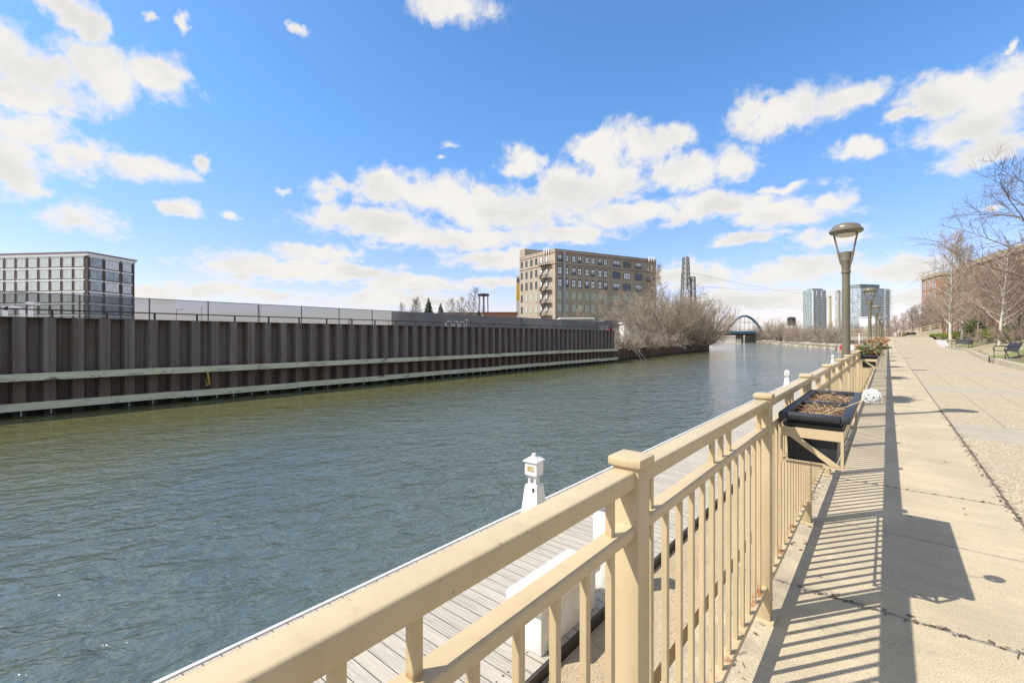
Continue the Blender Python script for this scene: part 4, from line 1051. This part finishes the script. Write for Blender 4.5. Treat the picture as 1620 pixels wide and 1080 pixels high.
# ---------------------------------------------------------------- vegetation
def limb(mb, rng, p, d, L, r0, r1, n, wander, up, sides=3):
    pts, rs = [Vector(p)], [r0]; d = Vector(d).normalized(); st = L/n
    for i in range(n):
        d = (d + Vector((rng.gauss(0,wander),rng.gauss(0,wander),rng.gauss(0,wander)+up))).normalized()
        pts.append(pts[-1]+d*st); rs.append(r0+(r1-r0)*(i+1)/n)
    mb.tube(pts, rs, sides); return pts
def pick(pts, f):
    x = f*(len(pts)-1); i = min(int(x), len(pts)-2); return pts[i].lerp(pts[i+1], x-i), (pts[i+1]-pts[i]).normalized()
def off_dir(rng, d, ang):
    a = d.orthogonal().normalized(); b_ = d.cross(a); t = rng.uniform(0,6.283)
    return d*math.cos(ang) + (a*math.cos(t)+b_*math.sin(t))*math.sin(ang)
def bare_tree(seed, H, r, nlimb, nsub, ntw, lo=.22, ang=1.0, up=.10, limbf=.42, tw=.011, trunk_sides=8, droop=0.0, lean=0.03):
    """trunk and limbs in one mesh, the fine twigs of the crown in another"""
    rng = random.Random(seed); T, K = MB(), MB()
    tr = limb(T, rng, (0,0,-.3), (rng.gauss(0,lean),rng.gauss(0,lean),1), H+.3, r, .02, 9, .035, .03, trunk_sides)
    for i in range(nlimb):
        f = lo+(1-lo)*(i+.5*rng.random())/nlimb; f = min(f,.985); p,d = pick(tr, f)
        az = i*2.4+rng.uniform(-.5,.5); a = ang*(1-.45*f)*rng.uniform(.8,1.15)
        dd = Vector((math.cos(az)*math.sin(a),math.sin(az)*math.sin(a),math.cos(a)))
        L = H*limbf*(1-.62*((f-lo)/(1-lo)))*rng.uniform(.75,1.15); r1 = max(.018, r*.36*(1-f*.7))
        lp = limb(T, rng, p, dd, L, r1, .010, 6, .09, up, 5)
        for j in range(nsub):
            g = .18+.8*(j+rng.random())/nsub; p2,d2 = pick(lp, min(g,.98)); L2 = L*.52*(1.1-g*.6)*rng.uniform(.6,1.2)
            sp = limb(K, rng, p2, off_dir(rng,d2,rng.uniform(.5,.95)), L2, max(tw*1.1,r1*.32), tw*.8, 4, .12, up*.7-droop, 3)
            for k in range(ntw):
                h = .15+.85*(k+rng.random())/ntw; p3,d3 = pick(sp, min(h,.98))
                limb(K, rng, p3, off_dir(rng,d3,rng.uniform(.4,.9)), L2*.5*rng.uniform(.6,1.3)+.12, tw*.85, tw*.4, 3, .14, up*.5-droop, 3)
    return T, K
def bush(seed, H, S, nst, nsub, ntw, tw=.016, up=.06, lean=.75):
    rng = random.Random(seed); T, K = MB(), MB()
    for i in range(nst):
        az = rng.uniform(0,6.283); rr = math.sqrt(rng.random()); a = lean*rr+.06
        d = Vector((math.cos(az)*math.sin(a),math.sin(az)*math.sin(a),math.cos(a))); L = H*rng.uniform(.75,1.08)*(1-.12*rr)
        p = Vector((math.cos(az)*S*.22*rr, math.sin(az)*S*.22*rr, -.3))
        lp = limb(T, rng, p, d, L, .012*H*rng.uniform(.7,1.3), .012, 6, .08, up*.6, 5)
        for j in range(nsub):
            g = .12+.86*(j+rng.random())/nsub; p2,d2 = pick(lp, min(g,.98)); L2 = H*.30*(1.15-g*.6)*rng.uniform(.6,1.25)
            sp = limb(K, rng, p2, off_dir(rng,d2,rng.uniform(.45,1.0)), L2, tw*1.5, tw*.7, 4, .13, up, 3)
            for k in range(ntw):
                h = .12+.86*(k+rng.random())/ntw; p3,d3 = pick(sp, min(h,.98))
                limb(K, rng, p3, off_dir(rng,d3,rng.uniform(.4,.95)), L2*.48*rng.uniform(.6,1.3), tw*.9, tw*.45, 3, .15, up*.7, 3)
    return T, K
def plant(name, label, cat, TK, bark, twig, loc, rotz=0, scale=1, group=None, tn='trunk'):
    t = thing(name, label, cat, loc, rotz, group, scale)
    TK[0].build(tn, M[bark], t, True); TK[1].build('crown', M[twig], t); return t
rng = random.Random(21)
GB = 'bare bushes on the left bank'
big = [plant('bare_bush','', 'bush', bush(31, 9, 7, 17, 12, 13, .0145), 'bark', 'twig', (0,0,0), 0, 1, GB, 'stems'),
       plant('bare_bush','', 'bush', bush(32, 9, 8, 19, 12, 12, .0145, .03, .98), 'bark', 'twig2', (0,0,0), 0, 1, GB, 'stems'),
       plant('bare_bush','', 'bush', bush(33, 5, 6, 16, 9, 9, .020, .02, 1.15), 'bark', 'twig', (0,0,0), 0, 1, GB, 'stems')]
small_dark = plant('bare_bush','', 'bush', bush(34, 3.4, 4, 14, 9, 8, .018, .0, 1.2), 'bark', 'twig_dark', (0,0,0), 0, 1, GB, 'stems')
used = set()
def put(proto, label, loc, rz, sc, group=GB):
    if proto.name not in used:
        used.add(proto.name); proto.location = loc; proto.rotation_euler = (0,0,rz); proto['label'] = label; proto['group'] = group
        proto.scale = (sc,)*3 if isinstance(sc,(int,float)) else sc; return proto
    return dup(proto, label, loc, rz, sc, group)
# (pixel x of the stem, depth, prototype, scale)
def gnd(px, Z, z): v = P(px, HY, Z); return (v.x, v.y, z)
LB = [(1010,86,0,.8),(1040,92,0,1.3),(1064,90,1,1.42),(1088,98,0,1.5),(1100,104,1,1.4),(1114,110,1,1.12),(1072,112,0,1.6),(1046,106,0,1.65),(1090,122,1,1.4),(1026,100,0,.95),(1104,116,0,1.4)]
where = ['standing before the right half of the factory','tallest, crossing the right corner of the factory','in the middle of the bank above the low pile wall','just left of the lattice tower foot','below the lattice tower, spreading to the right','outermost, leaning over the river toward the bridge','behind the one in the middle of the bank','rising behind the factory corner','partly hidden near the tip of the bank','between the white shed and the factory corner','tucked behind the outermost leaning one']
for (px,Z,k,s),w in zip(LB, where): put(big[k], 'large bare grey brown bush '+w, gnd(px,Z,-.3), rng.uniform(0,6.28), (s*.86,s*.86,s*rng.uniform(.95,1.05)))
LS = [(985,64,2,.62),(1000,67,2,.55),(1016,71,2,.62),(1032,75,2,.7),(1048,80,2,.72),(1064,86,2,.75),(1080,92,2,.82),(1098,98,2,.85),(1114,103,2,.9),(972,72,2,.7)]
lw_ = ['beside the end of the dark wall','at the left end of the low pile wall','in front of the white shed','right of the white shed','above the fallen branch','along the middle of the low wall','below the lattice tower','toward the tip of the low wall','at the tip of the low wall','behind the small red sign']
for (px,Z,k,s),w in zip(LS, lw_): put(big[2], 'low tangled tan bush '+w, gnd(px,Z,-.3), rng.uniform(0,6.28), (s*1.15,s*1.15,s))
for i,(px,Z,s) in enumerate(((992,63.0,.5),(1024,70.5,.6),(1056,79,.65),(1092,92,.8),(1118,101,.85))):
    put(small_dark, 'dark low brush hanging over the low pile wall, %s from its left end' % ('first','second','third','fourth','fifth')[i], gnd(px,Z,-.35), rng.uniform(0,6.28), s)
fb = thing('fallen_branch','two pale fallen branches leaning from the low wall into the water','branch', P(1012,560,66.2))
f_ = MB(); f_.tube([(-.4,-.6,1.0),(.6,.3,-.4),(1.2,1.2,-1.6)],[.10,.09,.05],6); f_.tube([(-.3,-.2,.9),(.8,1.2,-.5),(1.3,2.2,-1.5)],[.09,.08,.05],6); f_.build('branches', M['bark_white'], fb); fb.location = (-28.6, 61.5, -.5)
# far bank bushes right of the bridge
GR = 'bare bushes on the far right bank'
FR = [(1210,262,0,1.25),(1222,240,1,1.45),(1236,222,0,1.3),(1250,208,1,.95),(1264,190,0,.85),(1278,176,2,1.4),(1290,165,2,1.45),(1303,152,2,1.45),(1316,142,2,1.4),(1328,132,2,1.3),(1345,150,2,1.3),(1217,285,1,1.5),(1296,185,0,.95),(1325,172,0,.95),(1358,175,0,.95),(1376,185,0,.95),(1270,230,0,1.15),(1340,190,0,1.05),(1391,150,0,1.0),(1399,165,1,.9)]
fw = ['at the right foot of the arch bridge','tallest right of the bridge','second clump right of the bridge','under the black water tank','right of the water tank','left of the green glass tower foot','below the green glass tower','right of the green glass tower foot','left of the nearest lamp pole','just behind the nearest lamp pole','right of the nearest lamp pole','behind the bridge end','behind the green tower foot clump','behind the lamp pole at the skyline','left of the wide glass tower','below the wide glass tower','low on the skyline right of the tank','beyond the railed platform','beneath the white pavilion','right of the white pavilion']
for (px,Z,k,s),w in zip(FR,fw): put(big[k], 'bare tan bush on the far bank '+w, gnd(px,Z,-1.1), rng.uniform(0,6.28), s, GR)
for i,(px,Z,k,s) in enumerate(((646,150,1,.98),(668,160,0,1.0),(690,152,1,1.02),(712,158,0,1.08),(733,150,1,1.05),(752,148,0,.98),(772,146,2,1.45))):
    put(big[k], 'bare tan brush behind the lettered fence, '+('farthest left of the conifers','left of the tallest conifer','between the two conifers','right of the smaller conifer','under the vase crowned tree','left of the tank stand','right of the tank stand')[i], gnd(px,Z,1.0), i*1.1, (s*1.2,s*1.2,s), 'bare brush behind the fence')
rocks = MB(); rng = random.Random(8)
bank = [(-4.7,111),(-9,139),(-26,190),(-58,292)]
for _ in range(900):
    f_ = rng.random()**1.3*3; i = min(int(f_),2); q = f_-i; a,b_ = bank[i],bank[i+1]; e = rng.uniform(-.6,3.0)
    x,y = a[0]+(b_[0]-a[0])*q+e, a[1]+(b_[1]-a[1])*q+e*.3; s = rng.uniform(.25,.75); z = WATER+.1+max(0,e)*.32
    bm_v = []
    for sx,sy,sz in ((-1,-1,-1),(1,-1,-1),(1,1,-1),(-1,1,-1),(-1,-1,1),(1,-1,1),(1,1,1),(-1,1,1)): bm_v.append((x+sx*s*rng.uniform(.35,.9),y+sy*s*rng.uniform(.35,.9),z+sz*s*rng.uniform(.3,.6)))
    rocks.add(bm_v, [(0,3,2,1),(4,5,6,7),(0,1,5,4),(1,2,6,5),(2,3,7,6),(3,0,4,7)])
tag(rocks.build('riprap', M['rock']), 'pale riprap stones along the far right waterline', 'rocks', None, 'stuff')
# conifers and bare trees behind the left fence
def conifer(seed, H, r):
    rng = random.Random(seed); T = MB().tube([(0,0,-.3),(0,0,H*.97)],[.022*H,.02],6); K = MB()
    for i in range(60):
        f = .08+.92*i/60; z = H*f; L = r*(1-f)**.85+.15
        for k in range(9):
            a = rng.uniform(0,6.283); l = L*rng.uniform(.65,1.15); c,s = math.cos(a),math.sin(a); e = Vector((c*l,s*l,z-l*.28))
            for q in range(5):
                g = .25+.75*q/5; p = Vector((0,0,z)).lerp(e,g); w = Vector((-s,c,0))*l*.26*(1.1-g*.5); dn = Vector((c*.12*l,s*.12*l,-.16*l-.05))
                K.add([p-w*.3, p+dn-w, p+dn*1.5, p+dn+w, p+w*.3],[(0,1,2,3,4)])
    return T, K
cf = plant('conifer','tallest dark conifer behind the screened fence','tree', conifer(4,11.5,3.4),'bark','conifer',gnd(678,165,1.0),0,1.28,'conifers behind the fence')
dup(cf,'smaller dark conifer right of the tallest one behind the fence',gnd(697,180,1.0),2.1,1.2)
dup(cf,'low dark conifer left of the tank stand behind the fence',gnd(757,158,1.0),4.0,.84)
tA = bare_tree(51, 14.5, .18, 18, 8, 7, .18, .9, .12, .45, .024)
tp = plant('bare_tree','bare tree with an open vase crown left of the tank stand','tree',tA,'bark','twig_dark',gnd(744,158,1.0),.6,1.07,'bare trees behind the left fence')
for i,(px,Z,s) in enumerate(((652,170,.92),(728,172,.95),(640,180,.85),(663,175,.9),(712,182,.95),(282,165,.34),(553,240,.62))):
    dup(tp, ('bare tree left of the tallest conifer','bare tree between the small conifer and the vase crowned tree','faint bare tree farthest left of the conifers','bare tree just left of the tallest conifer trunk','bare tree right of the smaller conifer','small bare tree seen through the thin screen at left','pale distant bare tree seen through the thin screen')[i], gnd(px,Z,1.0), i*1.3, s)
# bare trees in front of the factory
for i,(px,Z,s) in enumerate(((950,124,.88),(992,118,.85),(1028,104,1.1),(918,126,.62),(898,130,.5),(968,116,.7))):
    o = dup(tp, ('bare tree before the middle of the factory front','bare tree before the wide windows of the factory','bare tree at the right corner of the factory','small bare tree before the duct of the factory','smallest bare tree at the left foot of the factory front','bare tree left of the white shed')[i], gnd(px,Z,-.3), 1+i*2.2, s, 'bare trees before the factory')
    for c in o.children:
        if c.name.startswith('crown'):
            c.data = c.data.copy() if i==0 else crown_tan; crown_tan = c.data; c.data.materials[0] = M['twig2']
# trees on the right bank
GT = 'pale barked bare trees on the right'
w1 = plant('bare_tree','tall pale barked bare tree, the left one of the pair behind the retaining wall','tree', bare_tree(61, 12.9, .20, 40, 10, 8, .14, 1.05, .08, .40, .012), 'bark_white','twig2', gnd(1504,60,1.0),0,1,GT)
dup(w1,'slimmer pale barked bare tree, the right one of the pair behind the retaining wall',gnd(1522,63,1.2),2.0,(.85,.85,.92))
w2 = plant('bare_tree','pale trunked bare tree with pinkish twigs between the two benches','tree', bare_tree(62, 7.2, .12, 30, 11, 9, .20, 1.15, .05, .48, .009), 'bark_white','twig3', gnd(1581,37,.95),0,1,GT)
ov = plant('overhanging_tree','big dark tree reaching in from the right edge with drooping branches','tree', bare_tree(63, 10.4, .26, 26, 12, 9, .26, 1.4, .02, .70, .010, 8, .035), 'bark','twig_dark', gnd(1668,29,1.3), 2.2,1,'large dark trees')
bg = plant('bare_tree','', 'tree', bare_tree(64, 10.5, .17, 30, 11, 9, .14, 1.1, .06, .42, .013), 'bark','twig3', (0,0,0))
bg2 = plant('bare_tree','', 'tree', bare_tree(65, 10.5, .17, 28, 11, 10, .15, 1.2, .04, .46, .013), 'bark','twig', (0,0,0))
GBk = 'bare trees before the red brick buildings'
BT = [(1478,98,0,.78),(1490,88,1,.85),(1537,74,1,.92),(1556,66,0,.9),(1545,52,0,.70),(1572,58,1,.85),(1600,56,0,.80),(1598,46,1,.62),(1618,50,0,.75),(1470,112,0,.8),(1455,120,1,.75),(1442,130,0,.7),(1462,96,1,.55),(1430,138,0,.65),(1530,90,0,1.05),(1515,80,1,.9),(1640,44,1,.72),(1612,40,0,.62),(1445,106,1,.6),(1420,150,0,.62)]
bw_ = ['left of the pale pair, small','just left of the pale pair','right of the pale pair','before the middle of the long brick block','over the round bare shrub','left of the pinkish bench tree','right of the pinkish bench tree','above the nearest bench, low crowned','at the right edge above the hedge','below the far brick block','at the left corner of the far brick block','at the end of the ramp','low and spreading by the ramp','beyond the stairs at the far end','between the two brick blocks','directly behind the pale pair','half cut by the right edge','low beside the right edge','small beside the ramp hedge','farthest, right of the row of lamps']
for (px,Z,k,s),w in zip(BT,bw_): put((bg,bg2)[k], 'bare brown tree '+w, gnd(px,Z,1.2), rng.uniform(0,6.28), s, GBk)
sh1 = plant('bare_shrub','round dense bare shrub beside the retaining wall','shrub', bush(71,1.75,2,16,10,8,.006,.05,.95),'bark','twig3',gnd(1556,43,1.1),0,(1.05,1.05,1),'bare shrubs on the right bank','stems')
dup(sh1,'dark round bare shrub above the nearest bench',gnd(1603,32,1.2),1.5,(.95,.95,1.05))
dup(sh1,'bare shrub at the right edge behind the nearest bench',gnd(1622,36,1.25),3.1,1.0)
# leafy hedges
def leaf_mass(seed, n, fx, ls):
    rng = random.Random(seed); K = MB()
    for _ in range(n):
        p = fx(rng); d = Vector((rng.gauss(0,1),rng.gauss(0,1),rng.gauss(.4,1))).normalized(); s_ = d.orthogonal().normalized(); t_ = d.cross(s_); a = rng.uniform(0,6.28); u = s_*math.cos(a)+t_*math.sin(a); v = d.cross(u); l = ls*rng.uniform(.6,1.3)
        K.add([p-u*l, p+v*l*.5, p+u*l, p-v*l*.5],[(0,1,2,3)])
    return K
def hedge(label, a, b_, w, h, mat_, seed, z):
    a, b_ = Vector(a), Vector(b_); d = (b_-a); L = d.length; d.normalize(); n_ = Vector((-d.y,d.x,0))
    t = thing('hedge', label, 'hedge', (a.x,a.y,z), 0, 'clipped hedges on the right')
    def fx(r):
        l = r.uniform(0,L); e = r.uniform(-w/2,w/2); top = h*(.85+.15*math.sin(l*1.7)+.1*r.gauss(0,.5)); zz = top*(1-abs(r.gauss(0,.25))) if r.random()<.6 else r.uniform(.05,top)
        if r.random()<.6: e = (w/2)*(1 if r.random()<.5 else -1)*r.uniform(.8,1.08)
        return d*l + n_*e + Vector((0,0,max(.03,zz)))
    leaf_mass(seed, int(L*w*h*420+300), fx, .07).build('leaves', M[mat_], t)
    q = MB(); r = random.Random(seed)
    for k in range(int(L*5)):
        p = d*(k/5)+n_*r.uniform(-w/3,w/3); q.tube([p,p+Vector((r.gauss(0,.12),r.gauss(0,.12),h*.8))],[.015,.006],4)
    q.build('stems', M['bark'], t); return t
def g2(px,Z): v = P(px,HY,Z); return (v.x,v.y,0)
hedge('dark clipped hedge behind the nearest bench', g2(1566,46), g2(1650,37), 1.6, .95, 'hedge', 1, 1.25)
hedge('yellow green low hedge below the pinkish bench tree', g2(1560,44.5), g2(1590,40), 1.2, .8, 'hedge_light', 2, 1.2)
hedge('long green hedge at the far end of the promenade', g2(1428,112), g2(1478,98), 1.6, 1.0, 'hedge', 3, 1.28)
hedge('short yellow green hedge at the foot of the pale pair', g2(1478,88), g2(1500,66), 1.4, .75, 'hedge_light', 4, 1.1)
hedge('green hedge between the pale pair and the evergreen', g2(1508,68), g2(1532,64), 1.4, .95, 'hedge_light', 5, 1.25)
hedge('tall dark hedge below the long brick block', g2(1548,62), g2(1625,52), 1.6, 1.5, 'hedge', 6, 1.3)
ev = thing('evergreen_shrub','rounded leafy evergreen shrub left of the round bare shrub','shrub',gnd(1538,56,1.25))
def fx(r):
    v = Vector((r.gauss(0,1),r.gauss(0,1),r.gauss(0,1))).normalized()*(r.random()**.35); return Vector((v.x*.95,v.y*.95,1.2+v.z*1.2*(1-.2*abs(v.x))))
leaf_mass(9, 2600, fx, .10).build('leaves', M['hedge'], ev); MB().tube([(0,0,0),(0,0,1.3)],[.06,.03],6).build('stem', M['bark'], ev)
# matted ground cover on the low left bank and debris beside the ledge
q = MB(); rng = random.Random(15)
for _ in range(5200):
    f_ = rng.random(); y = 54.5+f_*58; x = -28.3-4.6*f_-abs(rng.gauss(0,3.5)); p = Vector((x,y,-.25)); d = Vector((rng.gauss(.35,.8),rng.gauss(0,.8),rng.uniform(.1,.8))).normalized(); l = rng.uniform(.4,1.3)
    q.tube([p,p+d*l*.6,p+d*l+Vector((.1,0,-.25*l))],[.022,.018,.008],3)
tag(q.build('ground_cover', M['twig']), 'matted dead stems and brush covering the low left bank', 'undergrowth', None, 'stuff')
q = MB()
for _ in range(520):
    y = rng.uniform(-1,9); p = Vector((rng.uniform(-1.58,-1.0),y,-2.34)); a = rng.uniform(0,6.28); l = rng.uniform(.05,.35)
    q.tube([p,p+Vector((math.cos(a)*l,math.sin(a)*l,rng.uniform(0,.12)))],[.006,.003],4)
tag(q.build('twig_litter', M['twig_dark']), 'dry twig litter in the gap beside the lower ledge', 'litter', None, 'stuff')

q = MB(); rng = random.Random(77)                # crumbs, dead leaves and twigs caught in the joints and along the railing foot
def crumb(x, y):
    a = rng.uniform(0,6.28); l = rng.uniform(.006,.022); z = prom_z(y)+.003; c,s_ = math.cos(a)*l, math.sin(a)*l
    if rng.random() < .25: q.tube([(x,y,z+.002),(x+c*3,y+s_*3,z+.004)],.0016,4)
    else: q.add([(x-c,y-s_,z),(x+s_*.6,y-c*.6,z+.002),(x+c,y+s_,z+rng.uniform(.001,.008)),(x-s_*.6,y+c*.6,z)],[(0,1,2,3)])
for _ in range(520): crumb(.765+rng.gauss(0,.02), 1+11*rng.random()**1.2)
for _ in range(60): crumb(rng.uniform(-.5,.75), 2.98+rng.gauss(0,.016))
for _ in range(30): crumb(rng.uniform(-.5,.75), 5.49+rng.gauss(0,.014))
for _ in range(260): crumb(-.50+abs(rng.gauss(0,.05))-.05, rng.uniform(.6,9))
for _ in range(60): crumb(rng.uniform(-.4,3.5), rng.uniform(1.2,12))
tag(q.build('walkway_litter', M['litter']), 'dry crumbs and dead leaf bits caught in the walkway joints', 'litter', None, 'stuff')

# ---------------------------------------------------------------- sky, sun and camera
SUN = Vector((-.50,-.68,1.0)).normalized()
sun = bpy.data.lights.new('sun','SUN'); sun.energy = 4.2; sun.angle = R(.53); sun.color = (1,.955,.88)
so_ = bpy.data.objects.new('sun', sun); C.objects.link(so_); so_.rotation_euler = (-SUN).to_track_quat('-Z','Y').to_euler(); so_.location = (-20,-20,60)
w = bpy.data.worlds.new('World'); bpy.context.scene.world = w; w.use_nodes = True
nt = NT(w.node_tree); bgn = w.node_tree.nodes['Background']
sky = nt.node('ShaderNodeTexSky'); sky.sky_type = 'NISHITA'; sky.sun_disc = False
sky.sun_elevation = math.asin(SUN.z); sky.sun_rotation = math.atan2(SUN.x,SUN.y); sky.air_density = 1.0; sky.dust_density = .6; sky.ozone_density = 1.3
tc = nt.node('ShaderNodeTexCoord'); dirv = nt.vmath('NORMALIZE', tc.outputs['Generated'])
sp = nt.node('ShaderNodeSeparateXYZ'); nt.link(dirv, sp.inputs[0])
az = nt.math('ARCTAN2', sp.outputs[0], sp.outputs[1]); el = nt.math('ARCSINE', sp.outputs[2])
cb = nt.node('ShaderNodeCombineXYZ'); nt.link(az, cb.inputs[0]); nt.link(nt.math('MULTIPLY', el, 1.0), cb.inputs[1])
base = cb.outputs[0]
wv = nt.vmath('SUBTRACT', nt.noise(base, 7, 3, .6, col=True), (.5,.5,.5)); wv = nt.vmath('MULTIPLY', wv, (.085,.045,0))
wv2 = nt.vmath('MULTIPLY', nt.vmath('SUBTRACT', nt.noise(base, 27, 5, .65, col=True), (.5,.5,.5)), (.050,.026,0))
warp = nt.vmath('ADD', base, nt.vmath('ADD', wv, wv2))
BL = [ # cumulus as seen from here: pixel centre and half size, turned into azimuth and elevation
(60,105,125,58),(150,110,80,48),(20,85,80,60),(30,150,90,38),(262,124,66,36),(105,12,80,26),(150,42,34,36),(55,215,105,42),(15,262,85,50),(130,247,85,34),(205,262,80,26),(45,292,62,28),(325,262,30,15),(130,347,86,28),(278,328,40,13),(355,338,28,9),(280,36,16,18),(235,18,18,10),
(715,6,78,24),(708,227,18,8),(695,246,16,7),(450,305,18,10),(468,41,20,8),
(520,302,46,26),(600,297,64,32),(690,310,96,38),(770,330,110,44),(560,345,92,26),(630,368,125,30),(740,376,150,22),(850,330,120,42),(905,300,95,46),(832,256,46,26),(950,240,62,34),(1012,228,76,34),(1062,214,46,24),(1150,258,56,30),(1080,270,100,32),(970,290,110,38),(1010,332,120,26),(1130,328,140,28),(1232,337,110,28),(1305,322,52,18),(1235,298,70,10),(900,372,80,18),
(505,402,80,18),(410,425,140,22),(540,432,130,14),(650,450,100,16),(800,410,100,20),(620,474,150,16),(330,460,80,14),(250,462,90,14),(430,468,60,9),(790,446,80,9),
(1262,172,125,36),(1345,148,78,24),(1195,172,44,30),(1500,152,115,36),(1590,140,105,60),(1515,205,120,34),(1575,236,110,30),(1440,178,60,14),(1350,240,48,18),(1600,74,18,20),(1185,380,64,13),(1312,381,85,20),(1100,436,110,20),(1250,430,130,20),(1430,427,100,22),(1190,474,140,22),(1340,474,120,18),(1460,470,70,18),(1550,329,26,7),(740,500,260,12),(420,505,300,12),(1150,515,200,12)]
Ff = None
for (x,y,rx_,ry_) in BL:
    phi = math.atan((x-CX)/F); e_ = math.atan((HY-y)*math.cos(phi)/F); k = math.cos(phi)
    a0 = phi-YAW; wa = rx_/F*k*k; he = ry_/F*k
    d_ = nt.vmath('LENGTH', nt.vmath('MULTIPLY', nt.vmath('SUBTRACT', warp, (a0,e_,0)), (1/wa,1/he,0)))
    if rx_ < 31: d_ = nt.math('ADD', d_, .20)
    elif y > 395: d_ = nt.math('SUBTRACT', d_, .10)
    Ff = d_ if Ff is None else nt.math('MINIMUM', Ff, d_)
Ff = nt.math('MULTIPLY', nt.math('SUBTRACT', 1.0, Ff), 1.0); Ff = nt.math('MAXIMUM', Ff, -.9)
cs = nt.node('ShaderNodeCombineXYZ'); nt.link(az, cs.inputs[0]); nt.link(nt.math('MULTIPLY', nt.math('LOGARITHM', nt.math('ADD', nt.math('MAXIMUM', el, 0.0), .08), math.e), .50), cs.inputs[1])
st = cs.outputs[0]
n1 = nt.noise(st, 11, 9, .62, .25); n2 = nt.noise(nt.vmath('ADD', st, (3.1,7.7,0)), 34, 6, .6)
# broken cloud over the unseen rest of the sky, thickened for neutral ambient light
oth = nt.math('MULTIPLY', nt.sstep(nt.noise(st, 3.2, 4, .6), .36,.46), nt.sstep(nt.math('ABSOLUTE', nt.math('ADD', az, YAW)), .95,1.25))
Ff = nt.math('MAXIMUM', Ff, nt.math('SUBTRACT', nt.math('MULTIPLY', oth, 1.2), .9))
fld = nt.math('ADD', Ff, nt.math('ADD', nt.math('MULTIPLY', nt.math('SUBTRACT', n1, .5), 2.3), nt.math('MULTIPLY', nt.math('SUBTRACT', n2, .5), .9)))
dens = nt.sstep(fld, -.14, .60)
thick = nt.sstep(fld, .15, .9)
lowside = nt.math('SUBTRACT', nt.noise(nt.vmath('ADD', st, (0,.065,0)), 6, 4, .5), nt.noise(st, 6, 4, .5))
shade = nt.math('MULTIPLY', nt.math('MULTIPLY', thick, .55), nt.sstep(lowside, -.10,.16))
ccol = nt.mix(shade, (.565,.552,.53), (.415,.408,.41))
hsv = nt.node('ShaderNodeHueSaturation'); hsv.inputs['Saturation'].default_value = 1.17; hsv.inputs['Value'].default_value = 1.0
nt.link(sky.outputs[0], hsv.inputs['Color'])
skyc = nt.mix(1.0, hsv.outputs[0], nt.mix(nt.sstep(el, 0, .45), (1.04,.86,1.10), (1.0,1.20,1.36)), 'MULTIPLY')
STR = .11
cl = nt.vmath('MULTIPLY', ccol, (1/STR,)*3)
nt.link(nt.mix(dens, skyc, cl), bgn.inputs['Color']); bgn.inputs['Strength'].default_value = STR
cam = bpy.data.cameras.new('camera'); co_ = bpy.data.objects.new('camera', cam); C.objects.link(co_)
co_.location = (0,0,EYE); co_.rotation_euler = (R(90),0,YAW)
cam.sensor_fit = 'HORIZONTAL'; cam.sensor_width = 36; cam.lens = 36*F/1620; cam.shift_y = -(540-HY)/1620; cam.clip_start = .02; cam.clip_end = 20000
sc = bpy.context.scene; sc.camera = co_
sc.view_settings.view_transform = 'Standard'; sc.view_settings.look = 'None'; sc.view_settings.exposure = 0.7; sc.view_settings.gamma = 1
sc.cycles.max_bounces = 6; sc.cycles.transparent_max_bounces = 16; sc.cycles.diffuse_bounces = 3; sc.cycles.glossy_bounces = 3
sc.cycles.use_denoising = True; sc.cycles.sample_clamp_direct = 3.0; sc.cycles.sample_clamp_indirect = 4.0
